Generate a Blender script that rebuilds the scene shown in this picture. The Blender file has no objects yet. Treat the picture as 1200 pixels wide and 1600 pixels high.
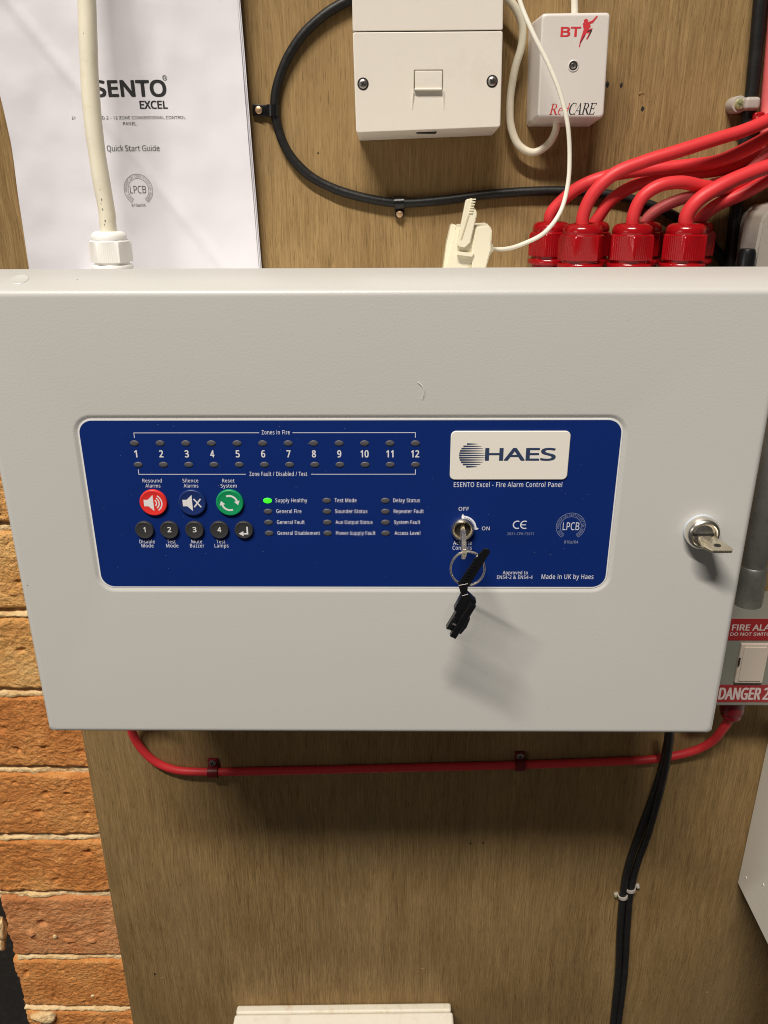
import bpy, bmesh, math, random
from mathutils import Vector, Matrix, noise
from mathutils.geometry import tessellate_polygon
R = math.radians
random.seed(7)
scene = bpy.context.scene
COL = scene.collection

# ------------------------------------------------------------------ camera, light, exposure
F_PX, W_PX, H_PX = 1270.0, 1200.0, 1600.0
CAM_LOC = Vector((0.0, -0.535, 1.60))            # the board's face is the plane y = 0
PITCH, YAW, ROLL = R(22.2), R(0.73), R(-0.27)
CAM_ROT = Matrix.Rotation(YAW, 3, 'Z') @ Matrix.Rotation(R(90) - PITCH, 3, 'X') @ Matrix.Rotation(ROLL, 3, 'Z')
cam_data = bpy.data.cameras.new("camera")
cam_data.sensor_fit = 'VERTICAL'
cam_data.sensor_height = 36.0
cam_data.lens = 36.0 * F_PX / H_PX
cam_data.clip_start = 0.01
cam_data.clip_end = 50
cam = bpy.data.objects.new("camera", cam_data)
cam.matrix_world = Matrix.Translation(CAM_LOC) @ CAM_ROT.to_4x4()
COL.objects.link(cam)
scene.camera = cam

world = bpy.data.worlds.new("World")
scene.world = world
world.use_nodes = True
world.node_tree.nodes["Background"].inputs[0].default_value = (1.0, 0.93, 0.85, 1)
world.node_tree.nodes["Background"].inputs[1].default_value = 0.05

def area_lamp(name, loc, target, sx, sy, power, color):
    l = bpy.data.lights.new(name, 'AREA')
    l.shape = 'RECTANGLE'; l.size = sx; l.size_y = sy; l.energy = power; l.color = color
    o = bpy.data.objects.new(name, l)
    o.location = loc
    d = (Vector(target) - Vector(loc)).normalized()
    o.rotation_euler = d.to_track_quat('-Z', 'Y').to_euler()
    COL.objects.link(o)
    return o
area_lamp("ceiling_tube_lamp", (-1.0, -2.55, 5.40), (0, -0.1, 1.30), 2.3, 0.13, 330, (1.0, 0.93, 0.84))
area_lamp("added_fill_lamp", (-2.0, -1.7, 1.9), (0, -0.1, 1.15), 0.9, 0.5, 4.8, (1.0, 0.94, 0.86))  # added fill standing in for room bounce, not a real fitting
scene.view_settings.view_transform = 'Standard'
scene.view_settings.look = 'None'
scene.view_settings.exposure = 0.0
scene.cycles.max_bounces = 6
scene.cycles.filter_width = 1.05

# ------------------------------------------------------------------ helpers
def at(px, py, y=0.0):
    """the place on the plane parallel to the board at depth y that the photograph's pixel shows"""
    d = CAM_ROT @ Vector(((px - 600) / F_PX, -(py - 800) / F_PX, -1.0))
    t = (y - CAM_LOC.y) / d.y
    return CAM_LOC + d * t
def mpp(px, py, y=0.0):
    return (at(px + 5, py, y) - at(px - 5, py, y)).x / 10
ORG = {}
def place(o, parent, origin):
    COL.objects.link(o)
    if parent:
        o.parent = parent
        o.location = origin - ORG[parent.name]
    else:
        o.location = origin
    ORG[o.name] = origin.copy()
def tag(o, label=None, cat=None, group=None, kind=None):
    if label: o['label'] = label
    if cat: o['category'] = cat
    if group: o['group'] = group
    if kind: o['kind'] = kind
    return o
def thing(name, origin, label, cat, group=None):
    o = bpy.data.objects.new(name, None)
    o.empty_display_size = 0.01
    place(o, None, Vector(origin))
    return tag(o, label, cat, group)
def new(name, bm, mat, parent=None, smooth=35, origin=None, wn=False):
    """link a bmesh given in world coordinates as ONE object with its origin inside it"""
    if origin is None:
        if parent is None or True:
            c = [v.co for v in bm.verts]
            origin = Vector([(min(q[i] for q in c) + max(q[i] for q in c)) / 2 for i in range(3)])
    origin = Vector(origin)
    bmesh.ops.translate(bm, verts=bm.verts, vec=-origin)
    me = bpy.data.meshes.new(name)
    bm.to_mesh(me); bm.free()
    if isinstance(mat, (list, tuple)):
        for m in mat: me.materials.append(m)
    else:
        me.materials.append(mat)
    if smooth:
        me.polygons.foreach_set('use_smooth', [True] * len(me.polygons))
        me.set_sharp_from_angle(angle=R(smooth))
    o = bpy.data.objects.new(name, me)
    place(o, parent, origin)
    if wn:
        m = o.modifiers.new("wn", 'WEIGHTED_NORMAL'); m.keep_sharp = True
    return o
def inst(name, me, parent, origin):
    o = bpy.data.objects.new(name, me)
    place(o, parent, Vector(origin))
    return o
def rbox(lo, hi, r=0.001, seg=3, rot=None, bm=None):
    """box with rounded edges; rot = Matrix applied about its centre"""
    b = bmesh.new()
    lo, hi = Vector(lo), Vector(hi)
    c, s = (lo + hi) / 2, hi - lo
    bmesh.ops.create_cube(b, size=1)
    bmesh.ops.scale(b, vec=s, verts=b.verts)
    if r:
        bmesh.ops.bevel(b, geom=list(b.edges), offset=r, segments=seg, affect='EDGES', profile=0.5)
    M = Matrix.Translation(c) @ (rot.to_4x4() if rot else Matrix.Identity(4))
    bmesh.ops.transform(b, matrix=M, verts=b.verts)
    return join(bm, b)
def join(bm, b):
    if bm is None: return b
    me = bpy.data.meshes.new("tmp"); b.to_mesh(me); b.free()
    bm.from_mesh(me); bpy.data.meshes.remove(me)
    return bm
OUT = Matrix.Rotation(R(90), 4, 'X')             # local z -> out of the wall, local y -> up
def M_out(p, rot=0.0): return Matrix.Translation(Vector(p)) @ OUT @ Matrix.Rotation(rot, 4, 'Z')
def lathe(profile, M, seg=32, sx=1.0, sy=1.0, bm=None, rfun=None):
    b = bmesh.new()
    rings = []
    for r, h in profile:
        if r < 1e-7:
            rings.append([b.verts.new((0, 0, h))])
        else:
            ring = []
            for i in range(seg):
                a = 2 * math.pi * i / seg
                k = rfun(a, r, h) if rfun else 1.0
                ring.append(b.verts.new((r * k * sx * math.cos(a), r * k * sy * math.sin(a), h)))
            rings.append(ring)
    for A, B in zip(rings, rings[1:]):
        if len(A) == 1 and len(B) == 1: continue
        for i in range(seg):
            j = (i + 1) % seg
            if len(A) == 1: b.faces.new((A[0], B[i], B[j]))
            elif len(B) == 1: b.faces.new((A[i], A[j], B[0]))
            else: b.faces.new((A[i], A[j], B[j], B[i]))
    bmesh.ops.transform(b, matrix=M, verts=b.verts)
    bmesh.ops.recalc_face_normals(b, faces=b.faces)
    return join(bm, b)
def spline(pts, n=8):
    pts = [Vector(p) for p in pts]
    P = [2 * pts[0] - pts[1]] + pts + [2 * pts[-1] - pts[-2]]
    out = []
    for i in range(1, len(P) - 2):
        p0, p1, p2, p3 = P[i - 1:i + 3]
        # centripetal-ish knots
        t01 = max((p1 - p0).length, 1e-6) ** 0.5; t12 = max((p2 - p1).length, 1e-6) ** 0.5; t23 = max((p3 - p2).length, 1e-6) ** 0.5
        m1 = (p2 - p1) + t12 * ((p1 - p0) / t01 - (p2 - p0) / (t01 + t12))
        m2 = (p2 - p1) + t12 * ((p3 - p2) / t23 - (p3 - p1) / (t12 + t23))
        for k in range(n):
            t = k / n
            out.append((2 * t**3 - 3 * t**2 + 1) * p1 + (t**3 - 2 * t**2 + t) * m1 + (-2 * t**3 + 3 * t**2) * p2 + (t**3 - t**2) * m2)
    out.append(pts[-1])
    return out
def tube(pts, r, seg=16, n=8, smoothpath=True, wob=0.0, flat=1.0, bm=None, closed=False):
    path = spline(pts, n) if smoothpath else [Vector(p) for p in pts]
    b = bmesh.new()
    N = len(path)
    t0 = (path[1] - path[0]).normalized()
    up = Vector((0, 1, 0)) if abs(t0.y) < 0.9 else Vector((1, 0, 0))
    nrm = (up - up.dot(t0) * t0).normalized()
    rings = []
    for i, p in enumerate(path):
        if closed: t = (path[(i + 1) % N] - path[i - 1]).normalized()
        else: t = (path[min(i + 1, N - 1)] - path[max(i - 1, 0)]).normalized()
        nrm = (nrm - nrm.dot(t) * t).normalized()
        bn = t.cross(nrm)
        rr = r(i / (N - 1)) if callable(r) else r
        if wob: rr *= 1 + wob * noise.noise(p * 60)
        rings.append([b.verts.new(p + rr * (math.cos(a) * flat * nrm + math.sin(a) * bn)) for a in [2 * math.pi * k / seg for k in range(seg)]])
    for i in range(N if closed else N - 1):
        A, B = rings[i], rings[(i + 1) % N]
        for k in range(seg):
            l = (k + 1) % seg
            b.faces.new((A[k], A[l], B[l], B[k]))
    if not closed:
        b.faces.new(rings[0][::-1]); b.faces.new(rings[-1])
    bmesh.ops.recalc_face_normals(b, faces=b.faces)
    return join(bm, b)
def loft(loops, bm=None, cap_first=False, cap_last=True):
    b = bmesh.new()
    L = [[b.verts.new(p) for p in lp] for lp in loops]
    n = len(L[0])
    for A, B in zip(L, L[1:]):
        for i in range(n):
            j = (i + 1) % n
            b.faces.new((A[i], A[j], B[j], B[i]))
    if cap_last: b.faces.new(L[-1])
    if cap_first: b.faces.new(L[0][::-1])
    bmesh.ops.recalc_face_normals(b, faces=b.faces)
    return join(bm, b)
def rrect(x0, x1, z0, z1, r, y, k=6):
    """rounded rectangle in the xz plane, counter-clockwise seen from the camera"""
    pts = []
    for cx, cz, a0 in ((x1 - r, z1 - r, 0), (x0 + r, z1 - r, 90), (x0 + r, z0 + r, 180), (x1 - r, z0 + r, 270)):
        for i in range(k + 1):
            a = R(a0 + 90 * i / k)
            pts.append(Vector((cx + r * math.cos(a), y, cz + r * math.sin(a))))
    return pts
# ---- flat print -------------------------------------------------------------------
def area2(c): return sum(a[0] * b[1] - b[0] * a[1] for a, b in zip(c, c[1:] + c[:1])) / 2
def inside(p, c):
    k = False
    for (x1, y1), (x2, y2) in zip(c, c[1:] + c[:1]):
        if (y1 > p[1]) != (y2 > p[1]) and p[0] < (x2 - x1) * (p[1] - y1) / (y2 - y1) + x1: k = not k
    return k
def fill(b, contours, f, lift=0.0):
    """fill outer contours (and the holes that lie in them); f maps (u, v, lift) to 3-D"""
    big = max(contours, key=lambda c: abs(area2(c)))
    sgn = 1 if area2(big) > 0 else -1
    outs = [c for c in contours if area2(c) * sgn > 0]
    holes = [c for c in contours if area2(c) * sgn <= 0]
    for i, o in enumerate(outs):
        hs = [h for h in holes if inside(h[0], o)]
        polys = [o] + hs
        flatv = [p for c in polys for p in c]
        tris = tessellate_polygon([[Vector((p[0], p[1], 0)) for p in c] for c in polys])
        vs = [b.verts.new(f(p[0], p[1], lift + i * 1.2e-5)) for p in flatv]
        for t in tris:
            try: b.faces.new([vs[k] for k in t])
            except ValueError: pass
def glyph_table():
    G = {}
    for s in GLYPHS.split('|'):
        ch, rest = s[0], s[1:].split(';')
        G[ch] = (int(rest[0]), [[tuple(int(q) for q in p.split(',')) for p in c.split(' ')] for c in rest[1:]])
    top = max(p[1] for c in G['H'][1] for p in c)
    k = 254.0 / top                                # capital height = 254 units
    for ch, (a, cs) in list(G.items()):
        G[ch] = (a * k, [[(x * k, y * k) for x, y in c] for c in cs])
    G['I'] = (100, [[(34, 0), (67, 0), (67, 254), (34, 254)]])
    return G
# orient all: outer contours made counter-clockwise
def prep(G):
    for ch, (a, cs) in list(G.items()):
        big = max(cs, key=lambda c: abs(area2(c)))
        if area2(big) < 0: cs = [c[::-1] for c in cs]
        G[ch] = (a, cs)
    G[' '] = (95, [])
    return G
def text_polys(s, cap, width=None, bold=6, shear=0.0, track=0):
    """list of glyphs (each a list of contours) in metres, x from 0; baseline 0"""
    x, gl = 0, []
    for ch in s:
        a, cs = GT[ch]
        if cs:
            gl.append([[(p[0] + x, p[1]) for p in c] for c in cs])
        x += a + track
    xs = [p[0] for g in gl for c in g for p in c]
    x0, x1 = min(xs), max(xs)
    k = cap / 254
    kx = (width / (x1 - x0)) if width else k
    out = [[[((p[0] - x0) * kx + shear * p[1] * k, p[1] * k) for p in c] for c in g] for g in gl]
    d = bold * k * 0.9                             # heavier weights: the same print laid down again a hair to each side
    offs = [(0, 0)] if bold < 1 else [(-d, 0), (d, 0), (0, d * 0.7), (0, -d * 0.7)]
    if bold > 9: offs += [(d * 0.8, d * 0.55), (-d * 0.8, d * 0.55), (d * 0.8, -d * 0.55), (-d * 0.8, -d * 0.55), (0, 0)]
    return [(out, offs)], (x1 - x0) * kx
def bmflip(b):
    for f_ in b.faces:
        f_.normal_update()
        if f_.normal.y > 0: f_.normal_flip()
def text(parent, s, px0, px1, base, cap_px, Y, mat, bold=6, name='lettering', shear=0.0, surf=None, track=0, tilt=0.0):
    """print s between the photograph's columns px0..px1 with its baseline on row base"""
    a = at(px0, base, Y); c = at(px1, base, Y)
    cap = at((px0 + px1) / 2, base - cap_px, Y).z - a.z
    gl, w = text_polys(s, cap, c.x - a.x, bold, shear, track)
    b = bmesh.new()
    def f(u, v, l):
        x, z = a.x + u, a.z + v + u * tilt
        y = (surf(x, z) if surf else Y) - l
        return Vector((x, y, z))
    for glyphs, offs in gl:
        for i, (dx, dz) in enumerate(offs):
            for g in glyphs: fill(b, [[(p[0] + dx, p[1] + dz) for p in c] for c in g], f, i * 0.5e-5)
    bmflip(b)
    return new(name, b, mat, parent, smooth=0)
def arc_text(b, s, cx, cz, r, a0, a1, cap, Y, bold=6, surf=None):
    n = len(s)
    for i, ch in enumerate(s):
        adv, cs = GT[ch]
        if not cs: continue
        a = R(a0 + (a1 - a0) * (i + 0.5) / n)
        k = cap / 254
        def f(u, v, l):
            x = (u - adv / 2) * k; y = v * k
            # glyph up = outward
            ux, uz = math.cos(a), math.sin(a)
            X = cx + ux * (r + y) + uz * x; Z = cz + uz * (r + y) - ux * x
            return Vector((X, (surf(X, Z) if surf else Y) - l, Z))
        fill(b, cs, f)
def arc_poly(cx, cz, r0, r1, a0, a1, n=28):
    A = [(cx + r1 * math.cos(R(a0 + (a1 - a0) * i / n)), cz + r1 * math.sin(R(a0 + (a1 - a0) * i / n))) for i in range(n + 1)]
    B = [(cx + r0 * math.cos(R(a0 + (a1 - a0) * i / n)), cz + r0 * math.sin(R(a0 + (a1 - a0) * i / n))) for i in range(n + 1)]
    return A + B[::-1]
def flat(parent, polys, Y, mat, name='symbol', surf=None):
    """each polygon is a separate fill with world (x, z) points"""
    b = bmesh.new()
    for i, p in enumerate(polys):
        fill(b, p if isinstance(p[0], list) else [p], lambda u, v, l: Vector((u, (surf(u, v) if surf else Y) - l, v)), i * 1.0e-5)
    bmflip(b)
    return new(name, b, mat, parent, smooth=0)

# ------------------------------------------------------------------ materials
def mat(name, color, rough=0.5, metal=0.0, bump=0.0, bscale=300.0, var=0.0, vscale=20.0, spec=0.5, coat=0.0, emit=None, estr=0.0, trans=0.0, sss=0.0, dirt=None, dirt_amt=0.0, stretch=None, rvar=0.0):
    m = bpy.data.materials.new(name)
    m.use_nodes = True
    nt = m.node_tree; N = nt.nodes; L = nt.links
    p = N["Principled BSDF"]
    c = tuple(color) + (1,)
    p.inputs['Base Color'].default_value = c
    p.inputs['Roughness'].default_value = rough
    p.inputs['Metallic'].default_value = metal
    p.inputs['Specular IOR Level'].default_value = spec
    if coat: p.inputs['Coat Weight'].default_value = coat; p.inputs['Coat Roughness'].default_value = 0.12
    if trans: p.inputs['Transmission Weight'].default_value = trans
    if sss:
        p.inputs['Subsurface Weight'].default_value = sss
        p.inputs['Subsurface Radius'].default_value = (0.004, 0.003, 0.002); p.inputs['Subsurface Scale'].default_value = 0.5
    if emit: p.inputs['Emission Color'].default_value = tuple(emit) + (1,); p.inputs['Emission Strength'].default_value = estr
    tc = N.new('ShaderNodeTexCoord')
    src = tc.outputs['Object']
    if stretch:
        mp = N.new('ShaderNodeMapping'); mp.inputs['Scale'].default_value = stretch
        L.new(src, mp.inputs['Vector']); src = mp.outputs['Vector']
    if bump:
        n = N.new('ShaderNodeTexNoise'); n.inputs['Scale'].default_value = bscale; n.inputs['Detail'].default_value = 3
        b = N.new('ShaderNodeBump'); b.inputs['Strength'].default_value = bump; b.inputs['Distance'].default_value = 0.001
        L.new(src, n.inputs['Vector']); L.new(n.outputs['Fac'], b.inputs['Height']); L.new(b.outputs['Normal'], p.inputs['Normal'])
    if var or dirt:
        n = N.new('ShaderNodeTexNoise'); n.inputs['Scale'].default_value = vscale; n.inputs['Detail'].default_value = 6; n.inputs['Roughness'].default_value = 0.65
        L.new(src, n.inputs['Vector'])
        mx = N.new('ShaderNodeMix'); mx.data_type = 'RGBA'
        a, b2 = (mx.inputs[6], mx.inputs[7])
        a.default_value = tuple(x * (1 - var) for x in color) + (1,)
        b2.default_value = tuple(min(1, x * (1 + var)) for x in color) + (1,)
        L.new(n.outputs['Fac'], mx.inputs[0])
        outc = mx.outputs[2]
        if dirt:
            n2 = N.new('ShaderNodeTexNoise'); n2.inputs['Scale'].default_value = vscale * 2.3; n2.inputs['Detail'].default_value = 8; n2.inputs['Roughness'].default_value = 0.75
            L.new(src, n2.inputs['Vector'])
            cr = N.new('ShaderNodeMapRange'); cr.inputs['From Min'].default_value = 0.52; cr.inputs['From Max'].default_value = 0.72
            cr.inputs['To Max'].default_value = dirt_amt
            L.new(n2.outputs['Fac'], cr.inputs['Value'])
            m2 = N.new('ShaderNodeMix'); m2.data_type = 'RGBA'
            L.new(cr.outputs[0], m2.inputs[0]); L.new(outc, m2.inputs[6]); m2.inputs[7].default_value = tuple(dirt) + (1,)
            outc = m2.outputs[2]
        L.new(outc, p.inputs['Base Color'])
    if rvar:
        n3 = N.new('ShaderNodeTexNoise'); n3.inputs['Scale'].default_value = vscale * 1.4; n3.inputs['Detail'].default_value = 5
        L.new(tc.outputs['Object'], n3.inputs['Vector'])
        r3 = N.new('ShaderNodeMapRange'); r3.inputs['To Min'].default_value = max(0.02, rough - rvar); r3.inputs['To Max'].default_value = rough + rvar
        L.new(n3.outputs['Fac'], r3.inputs['Value']); L.new(r3.outputs[0], p.inputs['Roughness'])
    return m
def plywood():
    m = bpy.data.materials.new("plywood"); m.use_nodes = True
    nt = m.node_tree; N = nt.nodes; L = nt.links; p = N["Principled BSDF"]
    tc = N.new('ShaderNodeTexCoord')
    # the grain wanders sideways
    w0 = N.new('ShaderNodeTexNoise'); w0.inputs['Scale'].default_value = 9; w0.inputs['Detail'].default_value = 2
    w1 = N.new('ShaderNodeVectorMath'); w1.operation = 'MULTIPLY'; w1.inputs[1].default_value = (0.007, 0, 0)
    wv = N.new('ShaderNodeVectorMath'); wv.operation = 'ADD'
    L.new(tc.outputs['Object'], w0.inputs['Vector']); L.new(w0.outputs['Color'], w1.inputs[0])
    L.new(tc.outputs['Object'], wv.inputs[0]); L.new(w1.outputs[0], wv.inputs[1])
    def nz(scale, sc, det=4, rough=0.6, dist=0.0):
        mp = N.new('ShaderNodeMapping'); mp.inputs['Scale'].default_value = sc
        L.new(wv.outputs[0], mp.inputs['Vector'])
        n = N.new('ShaderNodeTexNoise'); n.inputs['Scale'].default_value = scale; n.inputs['Detail'].default_value = det
        n.inputs['Roughness'].default_value = rough; n.inputs['Distortion'].default_value = dist
        L.new(mp.outputs[0], n.inputs['Vector']); return n.outputs['Fac']
    def math_(op, a, b):
        n = N.new('ShaderNodeMath'); n.operation = op
        for i, v in enumerate((a, b)):
            if isinstance(v, (int, float)): n.inputs[i].default_value = v
            else: L.new(v, n.inputs[i])
        return n.outputs[0]
    fine = nz(950, (1, 1, 0.035), 4, 0.8, 0.2)
    mid = nz(190, (1, 1, 0.04), 4, 0.65, 0.5)
    broad = nz(15, (1, 1, 0.32), 5, 0.6, 0.9)
    pore = nz(1300, (1, 1, 0.06), 2, 0.5)
    mix = math_('ADD', math_('MULTIPLY', fine, 0.60), math_('ADD', math_('MULTIPLY', mid, 0.22), math_('MULTIPLY', broad, 0.18)))
    # streaks are strong in places and faint in others
    msk = nz(4.5, (1, 1, 0.7), 2, 0.5)
    amp = math_('MULTIPLY_ADD', msk, 1.9); amp.node.inputs[2].default_value = 0.08
    mix = math_('ADD', math_('MULTIPLY', math_('SUBTRACT', mix, 0.5), amp), math_('ADD', math_('MULTIPLY', math_('SUBTRACT', broad, 0.5), 0.10), 0.5))
    cr = N.new('ShaderNodeValToRGB')
    e = cr.color_ramp.elements
    e[0].position = 0.33; e[0].color = (0.145, 0.083, 0.029, 1)
    e[1].position = 0.66; e[1].color = (0.392, 0.258, 0.112, 1)
    k = e.new(0.50); k.color = (0.262, 0.168, 0.068, 1)
    L.new(mix, cr.inputs[0])
    pr = N.new('ShaderNodeMapRange'); pr.inputs['From Min'].default_value = 0.60; pr.inputs['From Max'].default_value = 0.72; pr.inputs['To Max'].default_value = 0.50
    L.new(pore, pr.inputs['Value'])
    mx = N.new('ShaderNodeMix'); mx.data_type = 'RGBA'
    L.new(pr.outputs[0], mx.inputs[0]); L.new(cr.outputs[0], mx.inputs[6]); mx.inputs[7].default_value = (0.07, 0.038, 0.015, 1)
    # grey grubby bloom
    gb = nz(11, (1, 1, 0.7), 6, 0.7, 0.3)
    gr = N.new('ShaderNodeMapRange'); gr.inputs['From Min'].default_value = 0.5; gr.inputs['From Max'].default_value = 0.75; gr.inputs['To Max'].default_value = 0.45
    L.new(gb, gr.inputs['Value'])
    m2 = N.new('ShaderNodeMix'); m2.data_type = 'RGBA'
    L.new(gr.outputs[0], m2.inputs[0]); L.new(mx.outputs[2], m2.inputs[6]); m2.inputs[7].default_value = (0.225, 0.160, 0.084, 1)
    L.new(m2.outputs[2], p.inputs['Base Color'])
    p.inputs['Roughness'].default_value = 0.78
    p.inputs['Specular IOR Level'].default_value = 0.25
    b = N.new('ShaderNodeBump'); b.inputs['Strength'].default_value = 0.55; b.inputs['Distance'].default_value = 0.0009
    L.new(math_('ADD', math_('SUBTRACT', fine, math_('MULTIPLY', pr.outputs[0], 0.6)), math_('MULTIPLY', broad, 1.3)), b.inputs['Height'])
    L.new(b.outputs[0], p.inputs['Normal'])
    return m
def brick_mat(name, c1, c2, c3, bump=1.35):
    m = bpy.data.materials.new(name); m.use_nodes = True
    nt = m.node_tree; N = nt.nodes; L = nt.links; p = N["Principled BSDF"]
    tc = N.new('ShaderNodeTexCoord')
    n1 = N.new('ShaderNodeTexNoise'); n1.inputs['Scale'].default_value = 22; n1.inputs['Detail'].default_value = 7; n1.inputs['Roughness'].default_value = 0.7
    n2 = N.new('ShaderNodeTexNoise'); n2.inputs['Scale'].default_value = 520; n2.inputs['Detail'].default_value = 5; n2.inputs['Roughness'].default_value = 0.65
    n3 = N.new('ShaderNodeTexNoise'); n3.inputs['Scale'].default_value = 230; n3.inputs['Detail'].default_value = 4
    oi = N.new('ShaderNodeObjectInfo')
    ad = N.new('ShaderNodeVectorMath'); ad.operation = 'ADD'
    sc = N.new('ShaderNodeVectorMath'); sc.operation = 'SCALE'; sc.inputs['Scale'].default_value = 3.0
    L.new(oi.outputs['Location'], sc.inputs[0]); L.new(tc.outputs['Object'], ad.inputs[0]); L.new(sc.outputs[0], ad.inputs[1])
    for n in (n1, n2, n3): L.new(ad.outputs[0], n.inputs['Vector'])
    cr = N.new('ShaderNodeValToRGB'); e = cr.color_ramp.elements
    e[0].position = 0.32; e[0].color = c1 + (1,)
    e[1].position = 0.70; e[1].color = c3 + (1,)
    k = e.new(0.5); k.color = c2 + (1,)
    mx0 = N.new('ShaderNodeMath'); mx0.operation = 'MULTIPLY_ADD'; mx0.inputs[1].default_value = 0.35
    L.new(n2.outputs['Fac'], mx0.inputs[0])
    mm = N.new('ShaderNodeMath'); mm.operation = 'MULTIPLY'; mm.inputs[1].default_value = 0.68
    L.new(n1.outputs['Fac'], mm.inputs[0]); L.new(mm.outputs[0], mx0.inputs[2])
    L.new(mx0.outputs[0], cr.inputs[0])
    L.new(cr.outputs[0], p.inputs['Base Color'])
    p.inputs['Roughness'].default_value = 0.92; p.inputs['Specular IOR Level'].default_value = 0.15
    ah = N.new('ShaderNodeMath'); ah.operation = 'ADD'
    L.new(n2.outputs['Fac'], ah.inputs[0]); L.new(n3.outputs['Fac'], ah.inputs[1])
    b = N.new('ShaderNodeBump'); b.inputs['Strength'].default_value = bump; b.inputs['Distance'].default_value = 0.0022
    L.new(ah.outputs[0], b.inputs['Height']); L.new(b.outputs[0], p.inputs['Normal'])
    return m
WOOD = plywood()
BRICK = [brick_mat("orange_brick", (0.46, 0.160, 0.042), (0.74, 0.295, 0.085), (0.92, 0.48, 0.17)),
         brick_mat("buff_orange_brick", (0.58, 0.25, 0.075), (0.82, 0.42, 0.135), (0.94, 0.60, 0.25)),
         brick_mat("red_brick", (0.46, 0.165, 0.060), (0.68, 0.28, 0.105), (0.84, 0.44, 0.20))]
MORTAR = brick_mat("sandy_mortar", (0.56, 0.32, 0.12), (0.84, 0.60, 0.31), (0.94, 0.80, 0.54), 0.9)
RECESS_BLACK = mat("mottled_black", (0.012, 0.010, 0.008), 0.8, bump=0.6, bscale=150, var=0.5, vscale=40, dirt=(0.05, 0.045, 0.04), dirt_amt=0.5)  # near-black with paler mottling, for the recess wall
STEEL_GREY = mat("grey_powder_coat", (0.572, 0.568, 0.545), 0.37, bump=0.07, bscale=900, var=0.025, vscale=6, spec=0.5, rvar=0.05)
FACIA = mat("blue_polycarbonate_print", (0.0050, 0.024, 0.160), 0.5, bump=0.03, bscale=1500, spec=0.12)
EDGE_WHITE = mat("white_print", (0.80, 0.80, 0.80), 0.5)
PRINT_W = mat("white_lettering_print", (0.76, 0.78, 0.86), 0.6)
PRINT_DIM = mat("grey_blue_lettering_print", (0.24, 0.28, 0.42), 0.6)
PRINT_K = mat("black_ink", (0.018, 0.018, 0.020), 0.6)
PRINT_KT = mat("thin_grey_ink", (0.16, 0.16, 0.17), 0.7)
PRINT_FAINT = mat("show_through_ink", (0.70, 0.69, 0.71), 0.8)
PRINT_NAVY = mat("navy_ink", (0.030, 0.050, 0.115), 0.5)
PRINT_RED = mat("red_ink", (0.60, 0.035, 0.045), 0.5)
NAMEPLATE = mat("white_name_badge", (0.86, 0.82, 0.74), 0.38)
LED_OFF = mat("smoked_led_window", (0.085, 0.083, 0.095), 0.38, var=0.35, vscale=600)
LED_ON = mat("lit_green_led", (0.02, 0.5, 0.02), 0.3, emit=(0.05, 1.0, 0.02), estr=1.1)
LED_CORE = mat("lit_green_led_core", (0.2, 0.9, 0.1), 0.3, emit=(0.28, 1.0, 0.12), estr=1.6)
BTN_RED = mat("red_rubber_button", (0.78, 0.035, 0.030), 0.4)
BTN_BLUE = mat("blue_rubber_button", (0.010, 0.030, 0.150), 0.38)
BTN_GREEN = mat("green_rubber_button", (0.006, 0.300, 0.110), 0.4)
BTN_DARK = mat("charcoal_rubber_button", (0.040, 0.040, 0.041), 0.42)
CHROME = mat("polished_nickel", (0.86, 0.82, 0.74), 0.27, metal=1.0, rvar=0.08, vscale=300)
NICKEL = mat("brushed_key_metal", (0.78, 0.72, 0.58), 0.38, metal=1.0, bump=0.15, bscale=1200, rvar=0.1, vscale=400)
STEEL = mat("screw_steel", (0.42, 0.40, 0.37), 0.35, metal=1.0, bump=0.2, bscale=1500, var=0.3, vscale=300)
DARKHOLE = mat("dark_hollow", (0.010, 0.009, 0.008), 0.7)
BLACK_PL = mat("black_plastic", (0.006, 0.006, 0.007), 0.30, spec=0.5)
BLACK_CABLE = mat("black_cable_sheath", (0.010, 0.010, 0.010), 0.46, spec=0.35, bump=0.25, bscale=260, var=0.3, vscale=60, dirt=(0.06, 0.05, 0.04), dirt_amt=0.3)
RED_CABLE = mat("red_cable_sheath", (0.66, 0.034, 0.040), 0.48, bump=0.05, bscale=500, var=0.06, vscale=40, sss=0.0, spec=0.45)
RED_GLAND = mat("red_nylon", (0.30, 0.003, 0.006), 0.20, bump=0.06, bscale=700, spec=0.55, var=0.08, vscale=60)
PINK_CABLE = mat("dusty_pink_cable_sheath", (0.72, 0.14, 0.14), 0.5, var=0.15, vscale=90, bump=0.1, bscale=400)
CREAM_CABLE = mat("cream_cable_sheath", (0.78, 0.73, 0.58), 0.40, bump=0.15, bscale=130, var=0.06, vscale=30, dirt=(0.42, 0.34, 0.22), dirt_amt=0.30)
WHITE_CABLE = mat("white_cable_sheath", (0.80, 0.77, 0.66), 0.4, bump=0.1, bscale=300, var=0.05, vscale=60)
WHITE_NYLON = mat("white_nylon", (0.84, 0.83, 0.80), 0.38, bump=0.03, bscale=500)
PAPER = mat("white_paper", (0.76, 0.745, 0.795), 0.75, bump=0.7, bscale=34, spec=0.25)
BOX_WHITE = mat("off_white_moulded_plastic", (0.76, 0.71, 0.63), 0.36, bump=0.04, bscale=700, var=0.03, vscale=20, dirt=(0.45, 0.37, 0.29), dirt_amt=0.16)
BOX_GREY = mat("pale_grey_moulded_plastic", (0.68, 0.64, 0.60), 0.33, bump=0.03, bscale=700, var=0.03, vscale=25)
IVORY = mat("ivory_plug_plastic", (0.80, 0.75, 0.58), 0.33, bump=0.03, bscale=600)
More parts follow.
